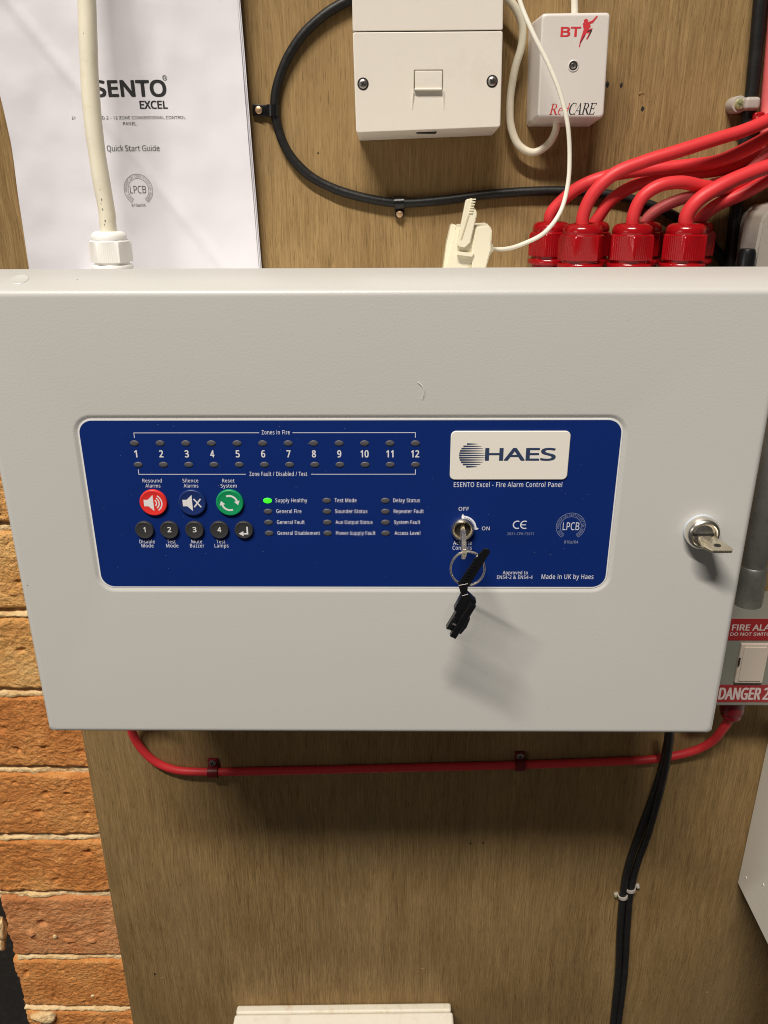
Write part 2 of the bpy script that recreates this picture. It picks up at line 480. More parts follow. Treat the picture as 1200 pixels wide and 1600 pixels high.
GREY_PVC = mat("grey_pvc", (0.36, 0.33, 0.29), 0.32, bump=0.05, bscale=400, var=0.1, vscale=40, dirt=(0.14, 0.12, 0.10), dirt_amt=0.3)
GALV = mat("galvanised_steel", (0.30, 0.30, 0.28), 0.45, metal=0.75, bump=0.15, bscale=260, var=0.28, vscale=90, dirt=(0.10, 0.10, 0.09), dirt_amt=0.55, rvar=0.12)
GREY_METAL = mat("grey_switch_box_paint", (0.21, 0.21, 0.18), 0.40, bump=0.05, bscale=500, var=0.06, vscale=30)
RED_STICKER = mat("red_warning_sticker", (0.30, 0.015, 0.018), 0.42)
WHITE_STICKER = mat("white_sticker_lettering", (0.60, 0.50, 0.48), 0.5)
WHITE_METAL = mat("white_enamel", (0.84, 0.82, 0.75), 0.38, bump=0.04, bscale=300, var=0.03, vscale=15)
DUSTY_WHITE = mat("dusty_off_white_plastic", (0.68, 0.64, 0.53), 0.5, bump=0.15, bscale=200, var=0.08, vscale=30, dirt=(0.50, 0.34, 0.19), dirt_amt=0.75)
COPPER = mat("coppery_nail_head", (0.66, 0.42, 0.24), 0.35, metal=0.8, bump=0.2, bscale=900)
BRASSY = mat("zinc_yellow_screw", (0.62, 0.62, 0.34), 0.30, metal=0.7)
GREY_CLIP = mat("grey_clip_plastic", (0.40, 0.36, 0.32), 0.35, bump=0.04, bscale=500, var=0.06, vscale=50)
RED_CLIP = mat("dark_red_clip_coating", (0.16, 0.006, 0.010), 0.4)
# lettering outlines: character, advance, then contours
GLYPHS = ('A215;0,0 94,241 121,241 214,0 183,0 154,74 59,74 31,0;69,101 145,101 118,174 115,183 110,198 107,210 101,189 96,174|B219;33,0 33,240 101,240 129,238 1'
'51,234 169,226 186,208 192,180 189,161 180,145 166,134 146,127 146,126 174,117 185,109 193,99 198,85 200,68 195,39 178,18 161,8 141,2 117,0;63,138 107'
',138 133,140 149,148 158,160 161,177 157,194 147,205 129,212 102,214 63,214;63,26 111,26 138,29 155,38 165,52 168,71 165,88 155,101 137,110 109,112 63'
',112|C213;131,-3 108,-2 87,3 70,12 48,30 33,55 26,74 22,96 20,120 22,143 26,165 34,184 50,209 73,228 91,236 112,241 136,243 160,242 182,237 202,229 19'
'0,203 165,213 135,217 111,214 91,205 75,191 62,171 55,148 52,120 55,92 62,69 73,49 89,35 110,26 135,23 165,26 192,33 192,6 165,-1|D246;33,0 33,240 106'
',240 130,238 150,234 169,226 193,210 210,187 218,168 223,147 225,122 221,85 210,55 192,31 167,14 136,3 99,0;63,26 95,26 149,36 182,68 193,121 190,150 '
'182,174 169,192 151,204 129,211 102,214 63,214|E187;33,0 33,240 167,240 167,213 63,213 63,138 161,138 161,112 63,112 63,27 167,27 167,0|F175;33,0 33,2'
'40 167,240 167,213 63,213 63,128 160,128 160,102 63,102 63,0|G245;135,-3 112,-2 91,3 73,12 50,30 34,54 26,74 22,96 20,120 22,144 27,166 35,185 47,202 '
'61,216 78,228 97,236 120,241 145,243 183,239 216,229 205,203 176,213 143,217 117,214 94,205 76,191 63,171 55,148 52,120 54,93 61,69 73,50 90,35 113,26'
' 142,23 169,25 189,29 189,100 137,100 137,127 220,127 220,9 180,0|H249;33,0 33,240 63,240 63,138 186,138 186,240 216,240 216,0 186,0 186,112 63,112 63'
',0|I114;13,0 13,17 42,24 42,216 13,222 13,240 100,240 100,222 72,216 72,24 100,17 100,0|J92;-1,-64 -15,-63 -26,-59 -26,-34 -15,-36 -2,-37 14,-34 26,-2'
'2 31,1 31,240 61,240 61,4 57,-26 44,-47 24,-60|K208;33,0 33,240 63,240 63,122 83,144 104,167 169,240 204,240 109,135 208,0 172,0 87,115 63,93 63,0|L17'
'6;33,0 33,240 63,240 63,27 168,27 168,0|M305;33,0 33,240 77,240 151,43 152,43 228,240 272,240 272,0 242,0 242,147 243,182 244,210 243,210 163,0 138,0 '
'59,210 58,210 60,182 60,145 60,0|N256;33,0 33,240 67,240 195,41 197,41 196,57 195,81 194,104 194,240 223,240 223,0 187,0 59,199 58,199 60,170 60,134 6'
'0,0|O263;131,-3 108,-2 87,4 69,12 48,31 33,55 26,75 22,97 20,121 22,144 26,166 33,185 48,210 69,228 87,237 108,242 132,243 154,242 174,237 192,228 214'
',210 229,185 236,166 240,144 242,120 240,96 236,75 229,55 214,31 192,12 174,4 154,-2;131,23 156,26 176,34 191,49 202,68 208,92 210,120 208,148 202,172'
' 191,191 176,206 156,214 132,217 107,214 87,206 72,191 61,172 55,148 52,120 55,92 61,68 72,49 87,34 107,26|P204;33,0 33,240 96,240 125,238 147,232 165'
',221 181,199 186,169 184,150 177,132 165,116 147,104 123,96 90,93 63,93 63,0;63,119 87,119 117,122 138,130 151,145 155,168 151,188 140,202 121,211 93,'
'214 63,214|Q263;186,-57 140,-3 135,-3 131,-3 108,-2 87,4 69,12 48,31 33,55 26,75 22,97 20,121 22,144 26,166 33,185 48,210 69,228 87,237 108,242 132,24'
'3 154,242 174,237 192,228 214,210 229,185 236,166 240,144 242,120 240,92 234,67 224,45 211,27 193,13 172,3 229,-57;131,23 156,26 176,34 191,49 202,68 '
'208,92 210,120 208,148 202,172 191,191 176,206 156,214 132,217 107,214 87,206 72,191 61,172 55,148 52,120 55,92 61,68 72,49 87,34 107,26|R209;33,0 33,'
'240 99,240 126,238 148,232 165,223 181,202 186,172 184,154 179,140 171,128 161,119 138,107 204,0 169,0 110,99 63,99 63,0;63,125 99,125 124,127 141,136'
' 151,150 155,170 151,190 141,204 123,211 97,214 63,214|S185;83,-3 46,0 17,8 17,37 47,27 84,23 108,25 125,33 135,46 138,61 133,81 116,96 82,111 55,123 '
'36,138 24,157 20,182 23,200 30,215 42,227 57,236 76,241 97,243 133,239 163,230 153,204 126,213 96,217 76,214 62,207 54,196 51,182 56,162 72,147 103,13'
'3 139,117 152,107 161,95 167,81 169,64 163,36 145,14 128,5 107,-1|T187;78,0 78,213 3,213 3,240 183,240 183,213 108,213 108,0|U246;122,-3 94,-1 71,7 54'
',21 41,39 33,60 30,85 30,240 60,240 60,84 64,58 76,39 96,27 123,23 151,27 170,40 181,60 185,85 185,240 215,240 215,85 212,61 205,40 192,22 174,8 151,0'
'|V202;86,0 0,240 32,240 86,86 95,58 101,34 107,58 116,87 170,240 201,240 116,0|W313;67,0 4,240 36,240 73,93 80,63 84,36 89,65 97,95 139,240 171,240 21'
'5,94 223,63 228,36 232,63 239,94 276,240 308,240 244,0 214,0 167,157 162,177 157,194 155,204 151,186 143,156 98,0|X197;1,0 81,125 6,240 40,240 99,146 '
'158,240 190,240 116,126 195,0 161,0 98,104 33,0|Y190;80,0 80,92 0,240 33,240 95,122 157,240 190,240 110,93 110,0|Z193;13,0 13,23 139,213 17,213 17,240'
' 176,240 176,217 49,27 179,27 179,0|a189;72,-3 50,0 32,10 19,26 15,50 21,74 37,92 53,100 75,105 102,107 132,108 132,119 130,138 123,150 111,157 95,159'
' 68,155 44,145 35,168 63,178 97,183 125,179 145,169 157,150 161,123 161,0 140,0 134,26 133,26 121,13 108,4 93,-2;79,20 100,24 117,33 128,49 132,72 132'
',88 105,87 77,84 59,76 49,65 46,50 48,37 55,28 66,22|b207;114,-3 95,-1 79,4 67,13 58,23 56,23 50,0 29,0 29,255 58,255 58,193 58,172 56,156 58,156 67,1'
'67 79,175 95,181 114,183 144,177 168,160 179,142 186,118 188,90 186,62 179,38 168,20 144,3;109,21 131,26 146,39 155,61 157,90 152,128 136,151 109,158 '
'85,154 69,142 61,121 58,91 58,90 61,60 69,39 85,26|c162;101,-3 78,-1 58,6 42,19 29,37 21,60 18,89 21,119 30,143 43,161 60,174 80,181 103,183 129,180 1'
'50,174 141,149 122,155 102,157 73,150 55,127 49,89 52,61 62,39 78,26 100,22 126,25 147,33 147,6 127,-1|d207;92,-3 62,2 39,20 27,38 21,61 18,90 21,118 '
'27,141 39,160 62,177 93,183 112,181 127,176 148,157 150,157 149,170 148,183 148,255 178,255 178,0 154,0 150,24 148,24 139,14 127,5 112,-1;97,21 121,25'
' 137,37 146,56 149,84 149,89 146,119 138,141 122,154 97,159 76,154 61,140 52,118 49,89 52,60 61,39 76,26|e190;105,-3 81,-1 60,7 42,20 29,38 21,61 18,8'
'9 21,116 28,139 40,158 56,172 76,180 98,183 120,181 138,173 153,161 163,145 170,125 172,102 172,84 49,84 53,57 65,38 83,26 106,22 137,25 164,34 164,8 '
'137,-1;50,108 141,108 139,128 131,145 117,156 98,159 79,156 64,146 55,129|f116;37,0 37,157 5,157 5,171 37,181 37,191 40,221 52,242 71,253 95,257 115,2'
'55 130,251 122,228 110,231 95,233 82,230 73,223 68,210 66,192 66,180 111,180 111,157 66,157 66,0|g207;97,-81 73,-79 51,-76 33,-69 33,-42 52,-50 74,-55'
' 99,-56 120,-53 135,-42 145,-26 149,-5 149,2 149,13 150,24 148,24 134,9 116,0 93,-3 62,3 38,21 27,40 21,62 18,90 21,116 27,139 38,158 61,177 92,183 10'
'9,182 124,177 138,168 149,156 150,156 154,180 178,180 178,-3 176,-27 169,-46 158,-61 143,-72 123,-78;97,21 121,24 137,35 146,55 149,83 149,90 146,121 '
'136,143 120,155 96,158 76,154 61,141 52,119 49,89 52,60 61,38 76,25|h208;29,0 29,255 58,255 58,180 56,155 58,155 69,167 82,176 98,181 115,183 143,179 '
'164,167 176,147 180,117 180,0 151,0 151,115 141,148 111,158 85,154 69,142 61,121 58,93 58,0|i87;44,210 31,215 27,220 26,229 27,237 31,243 44,247 56,24'
'3 59,237 61,229 59,220 56,215;29,0 29,180 58,180 58,0|j87;44,210 31,215 27,220 26,229 27,237 31,243 44,247 56,243 59,237 61,229 59,220 56,215;7,-81 -7'
',-79 -18,-77 -18,-53 -8,-55 4,-56 14,-55 21,-50 27,-42 29,-28 29,180 58,180 58,-27 55,-49 46,-66 30,-77|k180;29,0 29,255 58,255 58,122 57,108 56,93 58'
',93 64,100 72,111 79,119 137,180 171,180 98,103 176,0 141,0 78,84 58,66 58,0|l87;29,0 29,255 58,255 58,0|m314;29,0 29,180 52,180 57,155 58,155 68,168 '
'81,176 96,182 111,183 136,180 155,170 167,153 168,153 179,167 193,176 209,181 226,183 253,179 272,168 283,147 287,117 287,0 258,0 258,116 248,148 221,'
'158 198,155 184,143 175,125 172,99 172,0 143,0 143,116 134,148 106,158 83,154 69,142 61,121 58,93 58,0|n208;29,0 29,180 52,180 57,155 58,155 69,168 83'
',176 98,182 115,183 143,179 164,168 176,147 180,117 180,0 151,0 151,115 141,148 111,158 86,154 70,142 61,121 58,93 58,0|o204;101,-3 79,-1 59,8 42,21 2'
'9,39 21,63 18,90 21,118 28,141 41,159 58,173 78,181 102,183 125,181 145,172 162,159 174,141 182,118 185,90 183,63 175,40 162,21 145,8 125,-1;102,21 12'
'5,26 142,40 151,62 154,90 151,119 142,140 125,154 101,158 78,154 61,140 52,119 49,90 52,62 62,40 78,26|p207;29,-81 29,180 53,180 57,155 58,155 67,166 '
'79,175 95,181 114,183 144,178 168,160 179,142 186,119 188,90 186,62 179,39 168,20 144,3 114,-3 95,-1 79,5 58,23 56,23 57,8 58,-7 58,-81;109,21 124,23 '
'137,30 146,41 152,55 157,91 155,118 146,140 130,154 109,158 85,155 70,143 61,124 58,96 58,90 61,61 69,39 85,26|q207;148,-81 148,-4 149,10 150,24 148,2'
'4 139,14 127,5 111,-1 92,-3 62,2 39,20 27,38 21,61 18,90 21,118 28,141 39,160 63,177 93,183 112,181 127,175 139,166 149,155 150,155 154,180 178,180 17'
'8,-81;97,21 121,25 137,36 146,56 149,83 149,89 146,119 137,141 121,154 97,159 76,154 61,140 52,118 49,89 52,61 61,39 76,26|r139;29,0 29,180 53,180 56,'
'147 57,147 67,161 80,173 95,181 112,183 123,183 134,181 130,154 120,156 110,156 97,155 85,149 74,140 65,128 60,113 58,96 58,0|s161;74,-3 41,0 17,8 17,'
'35 43,25 75,20 94,22 107,28 115,36 117,47 113,59 100,70 73,82 43,95 24,111 19,122 17,136 22,156 36,171 57,180 85,183 115,180 142,171 132,148 108,156 8'
'3,159 67,158 55,153 48,146 45,137 50,125 64,115 92,103 121,90 139,74 144,63 146,50 141,27 126,10 103,0|t122;84,-3 58,2 47,8 38,18 33,33 31,52 31,157 5'
',157 5,171 31,183 43,221 60,221 60,180 112,180 112,157 60,157 60,53 62,39 68,29 77,23 89,21 102,22 114,25 114,2 100,-2|u208;92,-3 63,1 43,12 31,33 27,'
'62 27,180 56,180 56,64 66,32 96,21 122,25 138,38 147,58 149,86 149,180 179,180 179,0 155,0 150,24 149,24 139,12 125,3 109,-2|v171;68,0 0,180 32,180 70'
',74 76,57 81,40 84,26 86,26 89,40 95,58 101,74 139,180 171,180 102,0|w264;53,0 4,180 34,180 59,84 66,55 71,31 72,31 75,45 80,62 84,79 116,180 148,180 '
'179,79 187,54 191,31 193,31 197,54 205,84 230,180 260,180 210,0 176,0 145,102 137,129 132,149 131,149 127,129 119,101 87,0|x178;6,0 71,92 9,180 43,180'
' 89,112 135,180 168,180 106,92 172,0 138,0 89,72 39,0|y172;28,-81 14,-80 4,-78 4,-54 13,-56 24,-56 37,-54 48,-48 57,-38 63,-25 73,-1 0,180 32,180 71,7'
'8 80,52 86,29 87,29 94,51 103,78 139,180 171,180 94,-25 83,-48 69,-65 52,-77|z158;13,0 13,19 110,157 19,157 19,180 142,180 142,158 47,23 145,23 145,0|'
'0193;96,-3 71,0 51,11 36,29 25,54 19,84 16,120 17,145 20,167 24,187 35,211 50,229 70,240 96,243 120,240 140,229 156,211 167,187 173,156 176,120 175,96'
' 172,74 168,54 157,29 142,11 122,0;96,22 119,28 134,46 141,65 144,90 146,120 144,150 141,175 134,194 119,212 96,218 72,212 57,194 51,175 47,150 46,120'
' 47,90 51,65 57,46 72,28|1193;90,0 90,168 91,191 92,209 82,200 71,190 45,170 30,189 95,240 119,240 119,0|2193;16,0 16,25 79,88 109,120 128,148 133,162'
' 135,178 132,195 123,208 109,215 92,218 76,216 62,212 35,195 19,215 51,235 71,241 92,243 122,239 145,226 160,206 165,179 163,161 157,144 136,112 103,7'
'8 53,28 53,27 175,27 175,0|3193;81,-3 46,-1 15,10 15,37 48,26 81,21 109,25 128,34 138,49 142,69 138,88 124,101 103,109 75,111 52,111 52,136 75,136 101'
',139 120,149 132,163 135,182 132,197 124,209 110,216 92,218 74,217 58,213 31,198 16,218 48,236 68,241 91,243 124,239 147,226 161,207 166,184 162,162 1'
'52,145 136,133 116,126 116,125 141,119 159,107 169,90 173,68 171,48 163,31 151,17 133,6 110,-1|4193;122,0 122,54 7,54 7,80 120,241 150,241 150,81 185,'
'81 185,54 150,54 150,0;36,81 122,81 122,156 122,186 124,210 122,210 116,196 108,183|5193;83,-3 49,0 21,10 21,38 51,26 84,22 108,25 126,34 139,50 143,7'
'4 139,94 128,110 110,119 83,122 61,121 42,117 27,127 36,240 156,240 156,213 61,213 55,143 71,146 92,147 115,145 135,139 151,129 167,106 173,77 170,53 '
'162,34 149,18 131,6 109,-1|6193;100,-3 78,-1 59,8 42,22 29,43 23,60 20,80 18,102 23,153 29,177 39,199 54,217 73,231 97,240 128,243 144,242 158,240 158'
',215 144,218 129,219 108,217 90,211 77,202 66,190 58,176 53,159 48,122 50,122 59,133 72,142 87,148 107,150 135,145 157,131 172,108 176,77 174,54 167,3'
'4 156,18 131,2;100,21 119,25 134,35 144,52 147,77 144,98 135,113 121,124 101,127 86,125 73,120 63,113 55,104 50,94 48,83 54,54 61,41 71,31 84,24|7193;'
'46,0 144,213 15,213 15,240 176,240 176,217 78,0|8193;97,-3 73,-1 53,4 37,14 22,34 16,61 18,76 23,90 42,110 66,125 50,136 36,150 27,166 24,186 27,203 3'
'4,217 45,228 59,236 76,241 96,243 124,239 147,228 163,210 168,186 166,172 161,161 145,142 122,127 149,111 168,90 173,77 175,62 170,35 154,14 129,1;97,'
'138 126,156 135,168 138,185 135,200 127,210 113,217 95,219 79,217 65,210 56,200 53,185 55,173 59,164 75,150;96,20 118,23 133,32 143,45 146,62 143,78 1'
'33,91 117,102 96,111 91,113 71,103 57,92 48,78 45,61 48,45 58,32 74,23|9193;64,-3 49,-3 34,0 34,25 64,21 85,23 103,29 116,38 127,50 135,64 140,80 145,'
'118 143,118 134,107 121,98 105,92 86,90 58,94 36,109 22,132 17,162 19,186 26,206 38,222 53,233 72,241 93,243 115,240 135,232 151,217 164,197 170,180 1'
'73,160 175,137 170,86 164,63 154,41 139,23 120,9 95,0;92,113 107,114 120,119 130,127 138,136 143,146 145,157 139,185 132,198 122,209 109,216 93,218 74'
',215 59,204 49,187 46,163 49,142 57,126 72,116|-109;13,77 13,103 95,103 95,77|/125;3,0 93,240 122,240 32,0|&246;93,-3 62,1 38,14 23,35 18,62 21,86 32,'
'104 48,119 70,133 50,159 43,174 40,191 44,213 57,230 77,240 102,243 126,240 145,230 156,214 160,192 157,172 147,156 131,142 112,129 177,66 191,90 200,'
'120 230,120 217,80 208,63 196,48 245,0 205,0 176,28 159,15 141,5 119,-1;94,146 122,168 129,179 131,192 129,203 123,212 113,217 101,219 88,217 78,212 7'
'1,203 69,191 71,180 76,169;94,23 114,25 131,30 157,47 87,115 59,93 51,80 49,63 52,47 61,34 76,26|.90;45,-5 30,1 26,8 24,18 26,29 30,36 45,41 60,36 64,'
'29 66,18 64,8 60,1|(101;63,-53 47,-32 35,-10 25,14 19,39 15,65 13,92 15,119 19,145 25,171 35,196 47,219 63,240 91,240 76,218 64,195 55,170 49,145 45,1'
'19 43,92 45,67 49,41 55,16 64,-8 76,-31 90,-53|)101;10,-53 25,-31 36,-8 46,16 52,41 56,67 57,92 56,119 52,145 46,170 36,195 24,218 10,240 38,240 53,21'
'9 66,196 75,171 82,145 86,119 87,92 86,65 82,39 75,14 66,-10 53,-32 38,-53|®202;32,0 32,240 170,240 170,0;49,17 153,17 153,223 49,223')
GT = prep(glyph_table())

# ------------------------------------------------------------------ the setting: recess, brick wall, board
BL = at(128, 1148).x                               # left edge of the board
zlow, zhigh = at(100, 1600).z - 0.12, at(100, 0).z + 0.10
recess = new("recess_wall", rbox((BL - 0.50, 0.125, zlow - 0.1), (0.60, 0.15, zhigh + 0.1), 0), RECESS_BLACK, smooth=0)
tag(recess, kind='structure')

YB = 0.020                                         # brick face, just behind the board
brick_wall = thing("brick_wall", (BL, YB, zlow), "rough orange brick pier with sandy sloppy mortar beside the plywood board", "brick wall")
joints = [at(95, v, YB).z for v in (1084, 1205, 1310, 1399, 1497, 1577)]
while joints[0] < zhigh: joints.insert(0, joints[0] + 0.0735)
while joints[-1] > zlow - 0.02: joints.append(joints[-1] - 0.0725)
def pier_left(z):                                  # ragged left arris of the pier
    base = at(9, 1440, YB).x
    return base
PX1 = BL + 0.13
def make_brick(z0, z1, k, x0, x1):
    b = bmesh.new()
    nx, nz = 150, 56
    h = z1 - z0
    seed = Vector((k * 3.7, 0.3 * k, k * 1.9))
    grid = []
    for i in range(nx + 1):
        row = []
        for j in range(nz + 1):
            u, w = i / nx, j / nz
            x = x0 + (x1 - x0) * u; z = z0 + h * w
            p = Vector((x, 0, z))
            e = min(u * (x1 - x0), w * h, (1 - w) * h)
            wear = 0.0035 * (0.8 + 0.8 * noise.noise(p * 45 + seed))
            edge = max(0.0, 1 - e / max(wear, 0.0008))
            y = YB + 0.0024 * edge * edge
            y += 0.0010 * noise.noise(p * 30 + seed) + 0.0005 * noise.noise(p * 130 + seed)
            n2 = noise.noise(p * 230 + seed)
            y -= 0.0007 * n2 + 0.0007 * noise.noise(p * 430 + seed)
            pit = noise.noise(p * 95 + seed * 2)
            if pit > 0.50: y += 0.012 * (pit - 0.50)
            if pit < -0.50: y -= 0.009 * (-0.50 - pit)
            wz = 0.0013 * noise.noise(Vector((x * 55, k, 0))) + 0.0007 * noise.noise(Vector((x * 190, k, 4)))
            wx = 0.0028 * noise.noise(Vector((3.3, k, z * 60))) + 0.0015 * noise.noise(Vector((5, k, z * 220)))
            zz = z + wz * (w * 2 - 1) * 0.9
            xx = x + wx * (1 - u) ** 6
            row.append(b.verts.new((xx, y, zz)))
        grid.append(row)
    for i in range(nx):
        for j in range(nz):
            b.faces.new((grid[i][j], grid[i + 1][j], grid[i + 1][j + 1], grid[i][j + 1]))
    # sides run back into the wall
    rim = [grid[i][0] for i in range(nx + 1)] + [grid[nx][j] for j in range(1, nz + 1)] + [grid[i][nz] for i in range(nx - 1, -1, -1)] + [grid[0][j] for j in range(nz - 1, 0, -1)]
    back = [b.verts.new((v.co.x, YB + 0.098, v.co.z)) for v in rim]
    for i in range(len(rim)):
        j = (i + 1) % len(rim)
        b.faces.new((rim[j], rim[i], back[i], back[j]))
    b.faces.new(back)
    bmesh.ops.recalc_face_normals(b, faces=b.faces)
    return b
for k in range(len(joints) - 1):
    z1, z0 = joints[k] - 0.0042, joints[k + 1] + 0.0042
    if z0 > at(0, 300, YB).z + 0.03 : continue
    x0 = pier_left(z0) + random.uniform(-0.003, 0.003)
    i = joints[k + 1] - at(95, 1310, YB).z
    m = BRICK[0] if at(95, 1130, YB).z > z0 else (BRICK[1] if at(95, 900, YB).z > z0 else BRICK[1])
    if at(95, 1395, YB).z > z0 and at(95, 1460, YB).z < z1 - 0.01: m = BRICK[2]
    new("brick", make_brick(z0, z1, k + 1, x0, PX1), m, brick_wall, smooth=60)
# mortar: one lumpy bed per joint
ZTOP = at(0, 300, YB).z
for k, zj in enumerate(joints[1:-1]):
    if zj > ZTOP + 0.03: continue
    b = bmesh.new()
    x0 = pier_left(zj) + random.uniform(-0.006, 0.004); nx, nz = 130, 9
    g = []
    for i in range(nx + 1):
        row = []
        for j in range(nz + 1):
            u, w = i / nx, j / nz
            x = x0 + (PX1 - x0) * u
            p = Vector((x * 60, k * 7.1, 0))
            half = 0.0050 + 0.0030 * noise.noise(p * 0.7)
            z = zj + (w * 2 - 1) * half + 0.0010 * noise.noise(p * 2.2)
            q = Vector((x, k * 1.3, z))
            prof = (1 - abs(2 * w - 0.7) ** 2)     # sags: fuller at the bottom of the joint
            y = YB + 0.0050 - 0.0052 * max(prof, -0.6) * (0.65 + 0.7 * noise.noise(Vector((x * 28, k * 3.0, 0.5))))
            y += 0.0011 * noise.noise(q * 170) + 0.0006 * noise.noise(q * 420)
            if noise.noise(Vector((x * 33, k * 9.7, 2.0))) > -0.12 and w > 0.6: y += 0.008
            row.append(b.verts.new((x, y, z)))
        g.append(row)
    for i in range(nx):
        for j in range(nz): b.faces.new((g[i][j], g[i + 1][j], g[i + 1][j + 1], g[i][j + 1]))
    # left end cap going back
    for i, j in [(0, j) for j in range(nz)]:
        a, c = g[0][j], g[0][j + 1]
        a2, c2 = b.verts.new((a.co.x + 0.002, YB + 0.06, a.co.z)), b.verts.new((c.co.x + 0.002, YB + 0.06, c.co.z))
        b.faces.new((a, c, c2, a2))
    bmesh.ops.recalc_face_normals(b, faces=b.faces)
    new("mortar_bed", b, MORTAR, brick_wall, smooth=60)
def lump(p, s, seed, squash=(1, 1, 1), sub=3, amp=0.35):
    b = bmesh.new()
    bmesh.ops.create_icosphere(b, subdivisions=sub, radius=1)
    for v in b.verts:
        n = v.co.normalized()
        v.co = n * (1 + amp * noise.noise(n * 1.6 + Vector((seed, 0, 0))) + 0.4 * amp * noise.noise(n * 4 + Vector((seed, 2, 0))))
        v.co = Vector((v.co.x * squash[0] * s, v.co.y * squash[1] * s, v.co.z * squash[2] * s)) + Vector(p)
    return b
for i, (px, py, s, sq) in enumerate(((70, 1588, 0.0085, (1.6, 0.6, 0.8)), (8, 1395, 0.006, (0.7, 1, 1.1)), (4, 1452, 0.007, (0.5, 1, 1.9)), (3, 1475, 0.005, (0.5, 1, 1.6)), (86, 1463, 0.0022, (1, 0.8, 1)), (145, 1556, 0.0018, (1, .6, 1)))):
    p = at(px, py, YB - 0.0005); 
    if i in (1, 2, 3): p = at(px, py, YB + 0.02)
    new("mortar_dab", lump(p, s, i * 2.3, sq), MORTAR, brick_wall, smooth=70)

BT, BB = zhigh, zlow
board = thing("plywood_board", (0.1, 0, 1.4), "brown plywood backing board with vertical grain fixed over the brick wall", "board")
new("sheet", rbox((BL, 0.0, BB), (0.46, 0.0185, BT), 0.0008, 2), WOOD, board, smooth=30, origin=(0, 0, 1.2))
for i, (px, py, s, hole) in enumerate(((971, 133, 0.0011, 1), (1001, 146, 0.0020, 0), (1004, 170, 0.0012, 1), (1013, 158, 0.0014, 0), (949, 132, 0.0013, 1),
        (242, 1522, 0.0012, 1), (254, 1528, 0.0022, 0), (217, 1487, 0.0016, 0), (1105, 1550, 0.0020, 0), (662, 1513, 0.0024, 0), (688, 1530, 0.0015, 0), (735, 1318, 0.0010, 1), (755, 1317, 0.0010, 1), (488, 1548, 0.0010, 0), (1158, 72, 0.0008, 0), (497, 239, 0.0006, 1), (640, 1500, 0.0012, 0), (652, 1520, 0.0016, 0), (676, 1520, 0.0013, 0), (560, 1460, 0.0010, 0), (1100, 1478, 0.0016, 0), (1160, 1512, 0.0015, 0), (540, 245, 0.0007, 0), (700, 262, 0.0008, 0), (412, 330, 0.0008, 0))):
    if hole: new("nail_hole", lump(at(px, py, 0.0), s, i, (0.8, 0.10, 1.25), 2), DARKHOLE, board, smooth=60)
    else: new("splinter", lump(at(px, py, 0.0004), s, i, (1.2, 0.35, 0.6), 2, 0.6), WOOD, board, smooth=60)
# ------------------------------------------------------------------ fire alarm control panel
YF = -0.147                                        # front face of the door
gz0 = at(985, 418.5, -0.0435).z                    # level of the gland flanges
bz = at(600, 421, 0.0).z                           # top of the back box
pxL, pxR = at(75, 1143, YF).x, at(1114, 1147, YF).x
pzT, pzB = at(600, 450.5, YF).z, at(600, 1146.5, YF).z
panel = thing("fire_alarm_control_panel", ((pxL + pxR) / 2, 0, pzB), "large pale grey steel fire alarm control panel with blue fascia, buttons and indicator rows", "control panel")
# door: a pan with rounded edges and a shallow recess for the fascia
fx0, fx1 = at(138.0, 790, YF).x, at(961.5, 790, YF).x
fz1, fz0 = at(550, 654.5, YF).z, at(550, 919.5, YF).z
fr = 0.0078
K = 8
re = 0.0034
yr = YF + 0.021                                    # ridge where the sloping top of the door ends
zr = at(600, 418.6, yr).z
def topz(y):                                       # sloping top of the door, from the rounded arris up to the ridge
    return z_t + (y - y_t) * sl
ta = R(20)
z_t, y_t = pzT - re * (1 - math.cos(ta)), YF + re * (1 - math.sin(ta))
sl = (zr - z_t) / (yr - y_t)
loops = [rrect(pxL, pxR, pzB, bz, 0.0022, -0.085, K), rrect(pxL, pxR, pzB, zr - 0.0075, 0.0022, yr + 0.0030, K), rrect(pxL, pxR, pzB, zr - 0.0012, 0.0022, yr + 0.0013, K), rrect(pxL, pxR, pzB, zr - 0.0002, 0.0022, yr + 0.0007, K), rrect(pxL, pxR, pzB, zr, 0.0022, yr, K),
         rrect(pxL, pxR, pzB, topz(YF + re + 0.001), 0.0022, YF + re + 0.001, K)]
for i in range(11):
    a = R(90 * i / 10)
    ins = re * (1 - math.cos(a))
    y = YF + re * (1 - math.sin(a))
    loops.append(rrect(pxL + ins, pxR - ins, pzB + ins, (pzT - ins) if a > ta else topz(y), 0.0022 + ins * 0.4, y, K))
ins = re + 0.0006
loops.append(rrect(pxL + ins, pxR - ins, pzB + ins, pzT - ins, 0.004, YF, K))
g = 0.0022
loops.append(rrect(fx0 - g - 0.0004, fx1 + g + 0.0004, fz0 - g - 0.0004, fz1 + g + 0.0004, fr + g, YF, K))
for t, y in ((g, 0.00002), (g * 0.7, 0.00022), (g * 0.35, 0.0006), (g * 0.12, 0.0008), (0, 0.0009)):
    loops.append(rrect(fx0 - t, fx1 + t, fz0 - t, fz1 + t, fr + t, YF + y, K))
door = new("door", loft(loops), STEEL_GREY, panel, smooth=50)
new("blanking_plug", lathe([(0.0046, 0), (0.0046, 0.0002), (0.0042, 0.0005), (0.0036, 0.0003), (0, 0.0003)], Matrix.Translation(Vector((at(30, 437, YF + 0.011).x, YF + 0.011, topz(YF + 0.011) - 0.0001))) @ Matrix.Rotation(math.atan(sl), 4, 'X'), 32), STEEL_GREY, panel)
